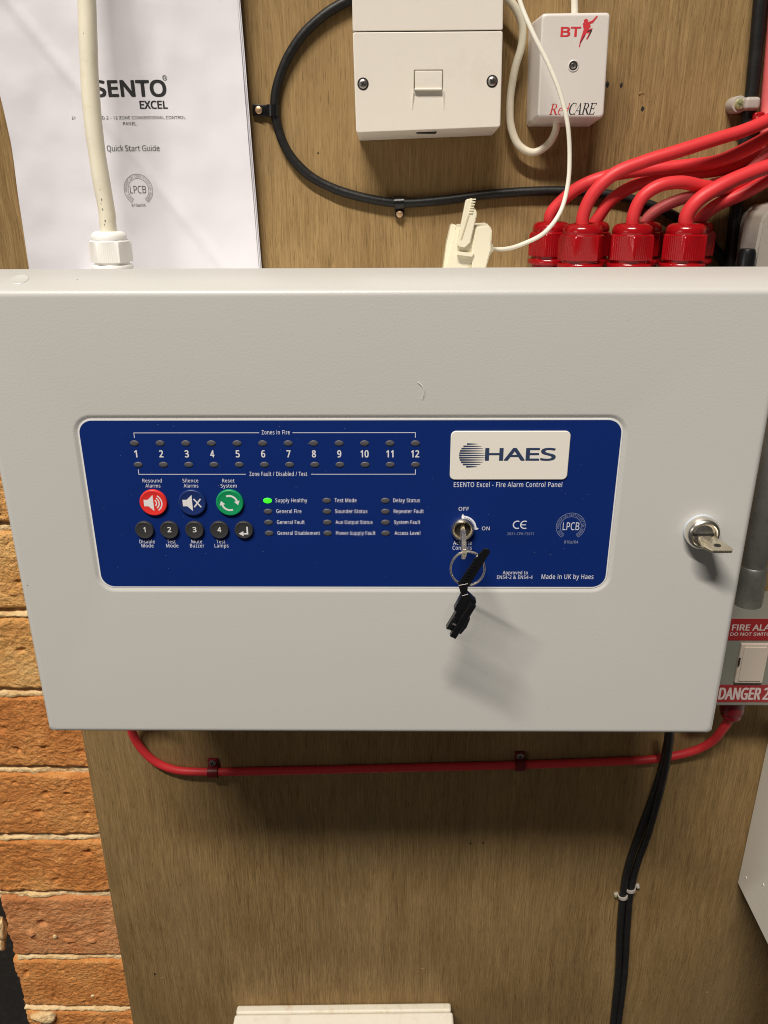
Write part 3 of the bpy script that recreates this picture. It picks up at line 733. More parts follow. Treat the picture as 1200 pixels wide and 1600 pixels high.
backbox = new("back_box", rbox((pxL + 0.0035, -0.112, pzB + 0.004), (pxR - 0.0035, 0.0, bz), 0.0012, 2), STEEL_GREY, panel, wn=True)
YW = YF + 0.00055                                   # white border sheet; blue printed just over it
facia = new("fascia_label", loft([rrect(fx0 + 0.0001, fx1 - 0.0001, fz0 + 0.0001, fz1 - 0.0001, fr, YF + 0.0009, K), rrect(fx0 + 0.0001, fx1 - 0.0001, fz0 + 0.0001, fz1 - 0.0001, fr, YW, K)]), EDGE_WHITE, panel, smooth=40)
bd = 0.00085
YB2 = YW - 0.00004
bl = bmesh.new(); bl.faces.new([bl.verts.new(p) for p in rrect(fx0 + bd, fx1 - bd, fz0 + bd, fz1 - bd, fr - bd, YB2, K)]); bmflip(bl)
new("blue_print", bl, FACIA, facia, smooth=0)
YP = YB2 - 0.00004                                  # lettering plane
def ft(s, a, b_, base, cap, m=PRINT_W, bold=7, **k): 
    if cap < 8:
        cap, bold = cap * 0.98, 2.5
        k.setdefault('track', 20)
    return text(facia, s, a, b_, base - (0.3 if cap < 8 else 0), cap, YP, m, bold, **k)
# zone brackets
def hline(x0, x1, z, w): return [(x0, z - w / 2), (x1, z - w / 2), (x1, z + w / 2), (x0, z + w / 2)]
def vline(x, z0, z1, w): return [(x - w / 2, z0), (x + w / 2, z0), (x + w / 2, z1), (x - w / 2, z1)]
lw = 0.00032
zt, zb = at(430, 676.2, YP).z, at(430, 741.0, YP).z
xa, xb = at(208.5, 676, YP).x, at(649.5, 676, YP).x
za2 = at(430, 684, YP).z; zb2 = at(430, 733.5, YP).z
xl2 = at(216.5, 741, YP).x; xr2 = at(649.5, 741, YP).x
for q_ in (hline(xa, at(405, 676, YP).x, zt, lw), hline(at(457, 676, YP).x, xb, zt, lw), vline(xa + lw / 2, za2, zt - lw / 2, lw), vline(xb - lw / 2, za2, zt - lw / 2, lw),
           hline(xl2, at(384, 741, YP).x, zb, lw), hline(at(486, 741, YP).x, xr2, zb, lw), vline(xl2 + lw / 2, zb + lw / 2, zb2, lw), vline(xr2 - lw / 2, zb + lw / 2, zb2, lw)):
    flat(facia, [q_], YP, PRINT_W, "bracket_line")
ft("Zones in Fire", 409, 453, 679, 6.6, bold=5)
ft("Zone Fault / Disabled / Test", 390, 480, 744, 6.6, bold=5)
# indicator lights: shared mesh, one object each
def led_mesh(name, m):
    b = lathe([(0.00230, -0.0001), (0.00225, 0.00012), (0.00185, 0.00030), (0.0010, 0.00038), (0, 0.00040)], OUT, 20, 1.0, 0.66)
    me = bpy.data.meshes.new(name); b.to_mesh(me); b.free(); me.materials.append(m)
    me.polygons.foreach_set('use_smooth', [True] * len(me.polygons)); return me
LED_ME = led_mesh("indicator_light", LED_OFF); LED_ON_ME = led_mesh("indicator_light_lit", LED_ON)
for i in range(12):
    xn = 210.0 + (649.0 - 210.0) * i / 11 + 0.8 * math.sin(math.pi * i / 11)
    xm = 216.0 + (649.0 - 216.0) * i / 11 + 0.4 * math.sin(math.pi * i / 11)
    xc = (xn + xm) / 2
    inst("indicator_light", LED_ME, panel, at(xn, 692.6, YP)); inst("indicator_light", LED_ME, panel, at(xm, 726.0, YP))
    s = str(i + 1)
    w = 5.6 if i < 9 else 12.0
    if s == '1': w = 3.8
    if s == '11': w = 10.5
    ft(s, xc - w / 2 - 0.3, xc + w / 2 - 0.3, 714.4, 10.6, m=EDGE_WHITE, bold=11)
cols = (((418, 420.5), 430.5, (("Supply Healthy", 480), ("General Fire", 471), ("General Fault", 476), ("General Disablement", 500))),
        ((510.5, 512), 523, (("Test Mode", 557), ("Sounder Status", 574), ("Aux Output Status", 582), ("Power Supply Fault", 586.5))),
        ((602, 602.5), 614.5, (("Delay Status", 656), ("Repeater Fault", 662), ("System Fault", 656.5), ("Access Level", 656.5))))
for ci, ((c0, c1), tx, rows) in enumerate(cols):
    for ri, (s, tx1) in enumerate(rows):
        yy = 782.2 + 17.0 * ri
        inst("indicator_light", LED_ON_ME if (ci, ri) == (0, 0) else LED_ME, panel, at(c0 + (c1 - c0) * ri / 3, yy, YP))
        off = (0, 1.3, 2.4, 3.2)[ri] if ci == 0 else 0.7 * ri
        ft(s, tx + off, tx1, yy + 2.8, 6.0, bold=5)
# buttons
def button(px, py, r, m, label):
    p = at(px, py, YP)
    prof = [(r, -0.0001), (r, 0.0010), (r * 0.985, 0.00125), (r * 0.95, 0.00145), (r * 0.90, 0.00150), (r * 0.84, 0.00138), (r * 0.5, 0.0013), (0, 0.0013)]
    o = new("button", lathe(prof, M_out(p), 48), m, panel, smooth=40)
    o['label'] = label
    return o, p.x, p.z, YP - 0.00136
b1, x, z, yb = button(240.5, 784.5, 0.0071, BTN_RED, "round red resound alarms button with white loudspeaker symbol")
def spk(x, z, k): return [(x - 4.4 * k, z - 1.7 * k), (x - 2.3 * k, z - 1.7 * k), (x + 0.3 * k, z - 4.2 * k), (x + 0.3 * k, z + 4.2 * k), (x - 2.3 * k, z + 1.7 * k), (x - 4.4 * k, z + 1.7 * k)]
k = 0.00105
flat(b1, [spk(x - 0.0002, z, k)] + [arc_poly(x - 0.0004, z, r_ * k, (r_ + 0.62) * k, -a_, a_) for r_, a_ in ((1.7, 48), (3.0, 52), (4.3, 55))], yb, EDGE_WHITE)
b2, x, z, yb = button(301.0, 784.5, 0.0071, BTN_BLUE, "round dark blue silence alarms button with crossed loudspeaker symbol")
def bar(xc, zc, l, w, a):
    c, s = math.cos(R(a)), math.sin(R(a))
    return [(xc + u * l / 2 * c - v * w / 2 * s, zc + u * l / 2 * s + v * w / 2 * c) for u, v in ((-1, -1), (1, -1), (1, 1), (-1, 1))]
flat(b2, [spk(x - 0.0002, z, k), bar(x + 0.00275, z, 0.0058, 0.00072, 52), bar(x + 0.00275, z, 0.0058, 0.00072, -52)], yb, EDGE_WHITE)
b3, x, z, yb = button(359.5, 784.5, 0.0071, BTN_GREEN, "round green reset system button with two white circling arrows")
def head(cx, cz, r, a, s, d):
    c, sn = math.cos(R(a)), math.sin(R(a))
    px_, pz_ = cx + r * c, cz + r * sn
    tx, tz = -sn * d, c * d
    return [(px_ + c * s, pz_ + sn * s), (px_ + tx * s * 1.5, pz_ + tz * s * 1.5), (px_ - c * s, pz_ - sn * s)]
flat(b3, [arc_poly(x, z, 0.0034, 0.0044, 112, 15), arc_poly(x, z, 0.0034, 0.0044, 292, 195), head(x, z, 0.0039, 15, 0.00150, -1), head(x, z, 0.0039, 195, 0.00150, -1)], yb, EDGE_WHITE)
for s, px, lab in (("1", 226.5, "disable mode"), ("2", 265.2, "test mode"), ("3", 304.5, "mute buzzer"), ("4", 343.2, "test lamps")):
    o, x, z, yb = button(px, 827, 0.00485, BTN_DARK, "small round charcoal %s button printed with the numeral %s" % (lab, s))
    w = 2.5 if s == '1' else 5.4
    text(o, s, px - w / 2 - 0.2, px + w / 2 - 0.2, 831.4, 7.6, YP - 0.00136, EDGE_WHITE, 11, name='numeral')
o, x, z, yb = button(381.5, 827, 0.00485, BTN_DARK, "small round charcoal enter button with white bent arrow")
e = 0.00105
flat(o, [[(x - 0.2 * e, z - 1.45 * e), (x + 1.35 * e, z - 1.45 * e), (x + 1.35 * e, z + 1.9 * e), (x + 2.15 * e, z + 1.9 * e), (x + 2.15 * e, z - 2.25 * e), (x - 0.2 * e, z - 2.25 * e)], [(x - 0.25 * e, z - 0.45 * e), (x - 2.6 * e, z - 1.85 * e), (x - 0.25 * e, z - 3.2 * e)]], yb, EDGE_WHITE)
for s, a, c, bs in (("Resound", 223, 253, 754), ("Alarms", 227.5, 250.8, 762), ("Silence", 285.5, 310, 754), ("Alarms", 287.2, 310, 762), ("Reset", 347.5, 366.5, 754), ("System", 345, 370, 762),
                    ("Disable", 218.2, 242, 849.2), ("Mode", 221.5, 240.2, 855.6), ("Test", 261.5, 274.5, 849.2), ("Mode", 260, 279, 855.6), ("Mute", 299.5, 316, 849.2), ("Buzzer", 297.2, 319.3, 855.6), ("Test", 338.5, 352, 849.2), ("Lamps", 335.5, 357.3, 855.6)):
    ft(s, a, c, bs, 5.6, bold=5)
# name badge
nx0, nx1 = at(703.5, 712, YP).x, at(888.5, 712, YP).x
nz1, nz0 = at(796, 673.0, YP).z, at(796, 749.0, YP).z
badge = new("name_badge", loft([rrect(nx0, nx1, nz0, nz1, 0.0026, YP - 0.00001, 6), rrect(nx0, nx1, nz0, nz1, 0.0026, YP - 0.0005, 6), rrect(nx0 + 0.0003, nx1 - 0.0003, nz0 + 0.0003, nz1 - 0.0003, 0.0023, YP - 0.0007, 6)]), NAMEPLATE, panel, smooth=30)
YN = YP - 0.00075
text(badge, "HAES", 758.5, 867.0, 719.2, 18.6, YN, PRINT_NAVY, 15, track=-14)
c = at(737.5, 711.5, YN); rr = 0.0065
st = []
for i in range(11):
    f0 = 1 - 2 * (i + 0.12) / 11; f1 = 1 - 2 * (i + 0.86) / 11
    if True:
        za_, zc_ = c.z + rr * f0, c.z + rr * f1
        fm = (f0 + f1) / 2
        half = rr * math.sqrt(max(0, 1 - fm * fm))
        zm = (za_ + zc_) / 2; hh = (za_ - zc_) / 2
        top = []; bot = []
        for q in range(9):
            u = q / 8
            t_ = (1 - u) ** 0.55 if u > 0 else 1
            t_ = max(t_, 0.16)
            xx_ = c.x - half + 2 * half * u
            top.append((xx_, zm + hh * t_)); bot.append((xx_, zm - hh * t_))
        st.append(bot + top[::-1])
flat(badge, st, YN, PRINT_NAVY, "striped_globe_logo")
ft("ESENTO Excel - Fire Alarm Control Panel", 709, 878, 761.2, 7.6, bold=5)
ft("Made in UK by Haes", 846, 927, 904.8, 7.2, bold=5)
ft("Approved to", 785.5, 824.5, 897.6, 5.4, m=PRINT_W, bold=0); ft("EN54-2 & EN54-4", 776.5, 832, 904.8, 5.4, m=PRINT_W, bold=0)
ft("2831-CPR-F3671", 792.5, 834, 836.3, 4.0, m=PRINT_DIM, bold=3)
ft("OFF", 716.5, 732.5, 798.2, 5.8, bold=12); ft("ON", 752.8, 764.8, 828.8, 5.8, bold=12)
ft("Activate", 708, 737, 851.5, 6.2, bold=5); ft("Controls", 707, 737, 859.2, 6.2, bold=5)
cc = at(808.3, 820, YP); q = 0.0024
flat(facia, [arc_poly(cc.x, cc.z, 0.00175, 0.00235, 62, 298), arc_poly(cc.x + 0.0038, cc.z, 0.00175, 0.00235, 62, 298), hline(cc.x + 0.0038 - 0.0019, cc.x + 0.0038 + 0.0007, cc.z, 0.0005)], YP, PRINT_W, "conformity_mark")
def lpcb(parent, px, py, rpx, Y, m, mt, surf=None, sub="810a/04"):
    c = at(px, py, Y); r = mpp(px, py, Y) * rpx
    b = bmesh.new()
    f = lambda u, v, l: Vector((u, (surf(u, v) if surf else Y) - l, v))
    for r0, r1 in ((0.97, 1.0), (0.70, 0.73)):
        fill(b, [arc_poly(c.x, c.z, r * r0, r * r1, -55, 235, 48)], f)
    for a in (-55, 235):
        fill(b, [bar(c.x + 0.85 * r * math.cos(R(a)), c.z + 0.85 * r * math.sin(R(a)), r * 0.27, r * 0.03, a)], f)
    arc_text(b, "LOSS PREVENTION CERTIFICATION BOARD", c.x, c.z, r * 0.775, 232, -52, r * 0.145, Y, 2, surf)
    bmflip(b)
    new("round_certification_mark", b, m, parent, smooth=0)
    text(parent, "LPCB", px - rpx * 0.56, px + rpx * 0.56, py + rpx * 0.25, rpx * 0.52, Y, mt, 0, surf=surf)
    text(parent, sub, px - rpx * 0.46, px + rpx * 0.50, py + rpx * 1.16, rpx * 0.20, Y, m, 3, surf=surf)
lpcb(facia, 891.8, 822.5, 23.0, YP, PRINT_DIM, PRINT_W)
kc = at(722.5, 826, YP)
flat(facia, [arc_poly(kc.x, kc.z, 0.0064, 0.0073, 90, 0), [(kc.x - 0.0006, kc.z + 0.0061), (kc.x + 0.0007, kc.z + 0.0061), (kc.x + 0.0006, kc.z + 0.0074), (kc.x, kc.z + 0.0083), (kc.x - 0.0006, kc.z + 0.0074)],
             [(kc.x + 0.0061, kc.z - 0.0006), (kc.x + 0.0074, kc.z - 0.0007), (kc.x + 0.0085, kc.z), (kc.x + 0.0074, kc.z + 0.0007), (kc.x + 0.0061, kc.z + 0.0006)]], YP, PRINT_W, "arrow_arc")
# key switch
ks = new("key_switch", lathe([(0.0062, -0.0002), (0.0062, 0.0012), (0.0060, 0.0022), (0.0054, 0.0029), (0.0049, 0.0030), (0.0043, 0.0024), (0.0039, 0.0010), (0.0038, 0.0002)], M_out(kc), 48), CHROME, panel)
new("lock_core", lathe([(0.0039, 0.0), (0.0037, 0.0003), (0.0028, 0.0003), (0, 0.0003)], M_out(kc), 32), mat('dark_lock_core', (0.10, 0.09, 0.08), 0.4, metal=0.8), ks)
# door lock
lc = at(1094.5, 829, YF)
new("lock_washer", lathe([(0.0091, -0.0001), (0.0091, 0.0006), (0.0088, 0.0012), (0.0080, 0.0012)], M_out(lc), 48), mat("bluish_nylon_washer", (0.50, 0.55, 0.62), 0.4), panel)
lk = new("door_lock", lathe([(0.0087, 0.0010), (0.0087, 0.0035), (0.0084, 0.0050), (0.0076, 0.0062), (0.0066, 0.0066), (0.0060, 0.0060), (0.0056, 0.0052), (0.0050, 0.0050), (0.0044, 0.0054), (0, 0.0054)], M_out(lc), 56), CHROME, panel)
new("key_slot", rbox((lc.x - 0.0062, YF - 0.0057, lc.z - 0.0006), (lc.x + 0.0052, YF - 0.0040, lc.z + 0.0008), 0.0002, 1), DARKHOLE, lk)
# cable glands
def gland_meshes(r, h, m):
    """base flange, hexagonal ribbed nut and domed cap, standing on z = 0"""
    def hexf(a, rr, hh):
        s = (a % (math.pi / 3)) - math.pi / 6
        k_ = math.cos(math.pi / 6) / math.cos(s)
        k_ = 1.0 + (k_ - 1.0) * 0.85
        rib = 1 - 0.012 * (0.5 + 0.5 * math.cos(a * 60)) if abs(s) < 0.42 else 1
        return k_ * rib * 1.03
    nut = lathe([(r * 0.80, 0.20 * h), (r * 0.99, 0.20 * h), (r * 1.0, 0.24 * h), (r * 1.0, 0.68 * h), (r * 0.96, 0.74 * h), (r * 0.86, 0.77 * h)], Matrix.Identity(4), 240, rfun=lambda a, rr, hh: hexf(a, rr, hh) if hh < 0.70 * h else 1.0 - 0.3 * (1 - hexf(a, rr, hh)))
    cap_ = lathe([(r * 0.84, 0.76 * h), (r * 0.86, 0.80 * h), (r * 0.85, 0.88 * h), (r * 0.78, 0.95 * h), (r * 0.64, 0.99 * h), (r * 0.48, 1.0 * h), (r * 0.34, 0.97 * h), (r * 0.30, 0.90 * h)], Matrix.Identity(4), 48)
    fl = lathe([(r * 0.80, bz - gz0), (r * 0.80, -0.0005), (r * 0.98, 0.0), (r * 1.0, 0.02 * h), (r * 1.0, 0.09 * h), (r * 0.96, 0.12 * h), (r * 0.84, 0.13 * h), (r * 0.84, 0.20 * h)], Matrix.Identity(4), 48)
    out = []
    for nme, b in (("locking_nut", nut), ("domed_cap", cap_), ("flange", fl)):
        me = bpy.data.meshes.new(nme); b.to_mesh(me); b.free(); me.materials.append(m)
        me.polygons.foreach_set('use_smooth', [True] * len(me.polygons)); me.set_sharp_from_angle(angle=R(38))
        out.append((nme, me))
    return out
def gland(set_, p, lab, rot):
    o = bpy.data.objects.new("cable_gland", None); o.empty_display_size = 0.01
    place(o, panel, Vector(p)); o['label'] = lab
    for nme, me in set_:
        c_ = inst(nme, me, o, p); c_.rotation_euler.z = R(rot)
    return o
Y1, Y2 = -0.0435, -0.0150
hg = at(985, 349, Y1).z - gz0
RG = gland_meshes(mpp(985, 390, Y1) * 35.5, hg, RED_GLAND)
WG = gland_meshes(mpp(174, 390, -0.040) * 31.5, at(174, 361, -0.04).z - gz0, WHITE_NYLON)
GL = {}
for key, px, yy, rot in (("1", 858.5, Y2, 8), ("2", 907, Y1, 2), ("2b", 919, Y2, 20), ("3", 984, Y1, 22), ("3b", 999, Y2, 5), ("4", 1067, Y1, 12), ("4b", 1078, Y2, 28)):
    p = at(px, 400, yy); p.z = gz0
    gland(RG, p, "red ribbed cable gland on the panel top", rot)
    GL[key] = Vector((p.x, yy, gz0 + hg))
p = at(174, 400, -0.040); p.z = gz0
gland(WG, p, "white ribbed cable gland on the panel top", 10)
WGP = Vector((p.x, -0.040, gz0 + at(174, 361, -0.04).z - gz0))
# specks on the door
for a_, b_, k_, dark in ((43, 915, 1.2, 1), (44, 917, 0.8, 0), (121, 438, 0.9, 1), (84, 1140, 0.8, 0), (739, 1140, 1.0, 0), (855, 1105, 0.7, 1), (760, 1052, 0.6, 1), (300, 560, 0.6, 0), (980, 500, 0.6, 1)):
    yy_ = YF if b_ > 460 else YF + 0.011
    p_ = at(a_, b_, yy_)
    if b_ < 460: p_.z = topz(yy_)
    new("paint_nib", lump(p_, 0.00030 * k_, a_, (1, 0.5, 1), 1, 0.3), mat("dark_speck", (0.10, 0.09, 0.08), 0.8) if dark else STEEL_GREY, door, smooth=60)
# hair on the panel
hair = new("stray_hair", tube([at(652, 597, YF - 0.0003), at(659, 602, YF - 0.0009), at(662, 612, YF - 0.0010), at(660, 624, YF - 0.0003)], 0.00011, 6), mat("pale_hair", (0.85, 0.84, 0.80), 0.5), None)
tag(hair, "short curved pale hair stuck to the grey door above the blue fascia", "hair")

# ------------------------------------------------------------------ keys
key = thing("key", kc + Vector((0, -0.004, 0)), "slim metal key standing edge-on in the key switch of the blue fascia", "key")
def plate(profile_yz, x, t, bm=None):
    """flat plate in the yz plane with thickness t along x"""
    return loft([[Vector((x - t / 2, a, c_)) for a, c_ in profile_yz], [Vector((x + t / 2, a, c_)) for a, c_ in profile_yz]], bm, cap_first=True)
y0 = YF
kend = at(731.5, 870, y0 - 0.034)
kz = kend.z
pr = [(y0 + 0.004, kc.z + 0.0026), (y0 - 0.0070, kc.z + 0.0026), (y0 - 0.0100, kc.z + 0.0046), (y0 - 0.0180, kc.z + 0.0062), (y0 - 0.0270, kc.z + 0.0040), (y0 - 0.0335, kz + 0.0040), (y0 - 0.0345, kz + 0.0012), (y0 - 0.0325, kz - 0.0006), (y0 - 0.0240, kc.z - 0.0060), (y0 - 0.0130, kc.z - 0.0052), (y0 - 0.0070, kc.z - 0.0024), (y0 + 0.004, kc.z - 0.0024)]
def twist(b, c, a):
    bmesh.ops.rotate(b, cent=c, matrix=Matrix.Rotation(R(a), 3, 'Y'), verts=b.verts); return b
kb = plate(pr, kc.x, 0.0021)
bmesh.ops.bevel(kb, geom=[e_ for e_ in kb.edges if e_.calc_length() > 0.003 or True], offset=0.0003, segments=2, affect='EDGES')
bmesh.ops.rotate(kb, cent=Vector((kc.x, YF, kc.z)), matrix=Matrix.Rotation(R(-3), 3, 'Z'), verts=kb.verts)
new("bow", kb, NICKEL, key, smooth=30)
# split ring: hangs from the bow
rc = at(730.5, 888.5, YF - 0.033)
rr_ = mpp(730, 887, YF - 0.033) * 26.5
ring = thing("key_ring", rc + Vector((0, 0, rr_)), "thin steel split ring hanging from the key in the blue fascia", "key ring")
for dy in (0, 0.0007):
    pts = [rc + Vector((rr_ * math.cos(a), dy - 0.0002 + 0.0018 * math.sin(a), rr_ * math.sin(a))) for a in [2 * math.pi * i / 48 for i in range(48)]]
    new("coil", tube(pts, 0.00046, 10, smoothpath=False, closed=True), CHROME, ring)
fob = thing("key_fob", at(722, 918, YF - 0.036), "black plastic cable tie and connector tag looped through the key ring", "key fob")
yk = YF - 0.036
def pp(px, py, dy=0.0): return at(px, py, yk + dy)
def slab(poly, y1, y2, r=0.00015, P=None):
    P = P or [pp(a, c_, 0) for a, c_ in poly]
    b = loft([[Vector((p_.x, y2, p_.z)) for p_ in P], [Vector((p_.x, y1, p_.z)) for p_ in P]], cap_first=True)
    if r: bmesh.ops.bevel(b, geom=list(b.edges), offset=r, segments=1, affect='EDGES')
    return b
edge = []
for i in range(12):                                # notched left edge of the strap
    t = i / 11
    x_, z_ = 741 - 24 * t, 877 + 35 * t
    edge += [(x_ - 1.7, z_ - 1.2), (x_ + 0.3, z_ + 0.8)]
new("strap", slab([(763, 858), (766, 862), (733, 915), (727, 921), (719, 915)] + edge[::-1] + [(756, 858)], yk - 0.0004, yk + 0.0009, 0), BLACK_PL, fob, smooth=0)
for i in range(6):
    t = i / 5
    q_ = pp(741 - 15 * t, 884 + 24 * t) + Vector((0, -0.0006, 0))
    new("strap_stud", rbox(q_ - Vector((0.00075, 0.0003, 0.00030)), q_ + Vector((0.00075, 0.0003, 0.00030)), 0.0001, 1, rot=Matrix.Rotation(R(28), 3, 'Y')), BLACK_PL, fob, smooth=0)
new("neck", slab([(716, 913), (731, 910), (730, 925), (735, 931), (722, 934)], yk - 0.0012, yk + 0.0016), BLACK_PL, fob, smooth=0)
new("connector_body", slab([(721, 929), (731, 926), (744, 938), (742.5, 943), (733, 958), (719, 982), (712, 984), (697, 981), (713, 954), (709, 951)], yk - 0.0014, yk + 0.0026), BLACK_PL, fob, smooth=0)
new("raised_block", slab([(734.5, 936.5), (743, 941.5), (731, 961), (711, 992.5), (702, 988), (720, 958)], yk - 0.0040, yk - 0.0012, 0.00022), BLACK_PL, fob, smooth=0)
new("locking_tab", slab([(731, 957), (733.5, 958.5), (728, 972), (719, 983), (715.5, 981.5), (722, 972)], yk - 0.0052, yk - 0.0036, 0.0002), BLACK_PL, fob, smooth=0)
new("contact_block", slab([(710, 960), (716, 963), (706, 983), (700, 979.5)], yk - 0.0024, yk - 0.0010, 0.0002), BLACK_PL, fob, smooth=0)
new("contact_slot", slab([(707, 969.5), (712, 971.5), (711, 973.5), (706, 971.5)], yk - 0.0028, yk - 0.0020, 0), mat("worn_grey_plastic", (0.10, 0.10, 0.10), 0.4), fob, smooth=0)
# second key in the door lock
key2 = thing("key", lc + Vector((0, -0.006, 0)), "flat brassy key lying level in the chrome door lock at the panel edge", "key")
def plate_xy(poly, z, t):
    return loft([[Vector((a, c_, z - t / 2)) for a, c_ in poly], [Vector((a, c_, z + t / 2)) for a, c_ in poly]], cap_first=True)
X0, Z0 = lc.x, lc.z
y0 = YF - 0.005
poly = [(X0 - 0.0030, y0 + 0.004), (X0 - 0.0030, y0 - 0.0014), (X0 - 0.0036, y0 - 0.0030), (X0 - 0.0030, y0 - 0.0088), (X0 + 0.0005, y0 - 0.0126), (X0 + 0.0105, y0 - 0.0126), (X0 + 0.0112, y0 - 0.0105), (X0 + 0.0070, y0 - 0.0030), (X0 + 0.0044, y0 - 0.0014), (X0 + 0.0030, y0 - 0.0014), (X0 + 0.0030, y0 + 0.004)]
kb = plate_xy(poly, Z0, 0.0018)
bmesh.ops.bevel(kb, geom=list(kb.edges), offset=0.00028, segments=2, affect='EDGES')
bmesh.ops.rotate(kb, cent=Vector((X0, YF, Z0)), matrix=Matrix.Rotation(R(14), 3, 'X'), verts=kb.verts)
bow = new("bow", kb, NICKEL, key2, smooth=30)
kh = lathe([(0.0015, 0.0), (0.0015, 0.0022), (0, 0.0022)], Matrix.Translation(Vector((X0 + 0.0042, y0 - 0.0085, Z0 - 0.0011))), 24, 1.2, 0.8)
bmesh.ops.rotate(kh, cent=Vector((X0, YF, Z0)), matrix=Matrix.Rotation(R(14), 3, 'X'), verts=kh.verts)
new("key_hole", kh, DARKHOLE, bow, smooth=40)

# ------------------------------------------------------------------ quick start guide
def sheet_y(x, z, off=0.0):
    zt_ = 1.60
    u = (x - at(200, 300).x)
    y = -0.0035 - off - 0.0030 * max(0, (z - (zt_ - 0.05)) / 0.1) - 0.004 * max(0, (x - at(330, 200).x) / 0.03) ** 1.6
    y -= 0.0035 * max(0, (at(75, 150).x - x) / 0.03) ** 1.5
    y -= 0.0010 * noise.noise(Vector((x * 30, off * 900, z * 14))) + 0.0007 * noise.noise(Vector((x * 65, off * 90 + 3, z * 50)))
    # two soft creases top left
    d = (x - at(35, 20).x) * 0.8 + (z - at(35, 20).z) * 0.6
    y -= 0.0010 * math.exp(-(d / 0.003) ** 2)
    return y
guide = thing("quick_start_guide", at(210, 418), "white printed quick start guide booklet tucked behind the panel top", "booklet")
zbot = bz + 0.0005
def sheet(off, dl, dr, tint):
    b = bmesh.new(); nx, nz = 70, 90
    ztop = at(200, 0).z + 0.035
    zk = at(27, 222).z
    xl_b, xl_k, xl_t = at(53, 418).x, at(27, 222).x, at(0, 95).x
    zt0 = at(0, 95).z; zb0 = at(53, 418).z
    xr_b, xr_t = at(407, 418).x, at(375, 0).x
    zr_t = at(375, 0).z
    G_ = []
    for j in range(nz + 1):
        z = zbot + (ztop - zbot) * j / nz
        if z < zk: xl = xl_b + (xl_k - xl_b) * (z - zb0) / (zk - zb0)
        else: xl = xl_k + (xl_t - xl_k) * (z - zk) / (zt0 - zk)
        xr = xr_b + (xr_t - xr_b) * (z - zb0) / (zr_t - zb0)
        xl += dl; xr += dr
        row = []
        for i in range(nx + 1):
            x = xl + (xr - xl) * i / nx
            row.append(b.verts.new((x, sheet_y(x, z, off), z)))
        G_.append(row)
    for j in range(nz):
        for i in range(nx): b.faces.new((G_[j][i], G_[j][i + 1], G_[j + 1][i + 1], G_[j + 1][i]))
    ext = bmesh.ops.extrude_face_region(b, geom=list(b.faces))
    for v in [v for v in ext['geom'] if isinstance(v, bmesh.types.BMVert)]: v.co.y += 0.00016
    bmesh.ops.recalc_face_normals(b, faces=b.faces)
    return b
p0 = new("front_page", sheet(0.0, 0, 0, 0), PAPER, guide, smooth=60)
for i, (o_, dl, dr) in enumerate(((-0.0006, -0.0008, 0.0009), (-0.0011, 0.0004, 0.0016), (-0.0016, 0.001, 0.0005))):
    new("inner_page", sheet(o_, dl, dr, 0), PAPER, guide, smooth=60)
SF = lambda x, z: sheet_y(x, z, 0.0) - 0.00012
text(p0, "ESENTO", 134.0, 261.5, 151.5, 24.5, -0.004, PRINT_K, 17, surf=SF)
text(p0, "EXCEL", 221.0, 263.5, 170.3, 12.0, -0.004, PRINT_K, 15, surf=SF)
cR = at(259.3, 122.5, -0.004); kR = mpp(259, 122, -0.004)
text(p0, "R", 257.6, 261.6, 124.8, 4.4, -0.004, PRINT_K, 6, surf=SF)
flat(p0, [[(cR.x + kR * 3.3 * math.cos(a * math.pi / 8), cR.z + kR * 3.3 * math.sin(a * math.pi / 8)) for a in range(16)] , ], -0.004, PAPER, "ring", surf=lambda x, z: SF(x, z) + 0.00006)
flat(p0, [arc_poly(cR.x, cR.z, kR * 2.9, kR * 3.6, 0, 359.5, 24)], -0.004, PRINT_K, "registered_ring", surf=SF)
text(p0, "EN54 APPROVED 2 - 12 ZONE CONVENTIONAL CONTROL", 114.5, 291.5, 187.3, 5.2, -0.004, PRINT_K, 3, track=14, surf=SF)
text(p0, "PANEL", 194.5, 215.0, 196.2, 5.2, -0.004, PRINT_K, 3, track=14, surf=SF)
text(p0, "Quick Start Guide", 168.5, 251.0, 236.6, 9.2, -0.004, PRINT_K, 2, surf=SF)
lpcb(p0, 217.0, 296.5, 22.8, -0.004, PRINT_KT, PRINT_K, surf=SF)

# ------------------------------------------------------------------ cream cable through the white gland
def at_xyz(px, py, y): return at(px, py, y)
c = tube([at(115, -330, -0.030), at(128, -120, -0.030), at(135.5, 0, -0.033), at(137.5, 60, -0.035), at(141, 140, -0.037), at(147, 205, -0.039), at(157, 275, -0.040), at(167.5, 335, -0.040), WGP + Vector((0.0003, 0, 0.004)), WGP + Vector((0.0005, 0, -0.030))],
         lambda t: 0.0050 - 0.0004 * t, 24, 10, wob=0.05)
cream = new("cream_cable", c, CREAM_CABLE)
for a_, b_, k_ in ((156.0, 296, 0.8), (158.5, 312, 1.2), (157.5, 318, 0.7), (160, 327, 1.0), (164, 345, 1.3), (163, 351, 0.9), (130.5, 52, 0.7)):
    new("printed_mark", lump(at(a_, b_, -0.0449), 0.00035 * k_, a_, (0.8, 0.3, 1.5), 1, 0.5), PRINT_KT, cream, smooth=60)
tag(cream, "thick cream cable hanging in front of the white booklet into the white gland", "cable")

# ------------------------------------------------------------------ telephone socket
ts = thing("telephone_socket", at(668, 218), "off white telephone line box with one shuttered socket and two screws", "telephone socket")
ang = R(-1.6)
YS = -0.031
def tsp(px, py, y=YS): return at(px, py, y)
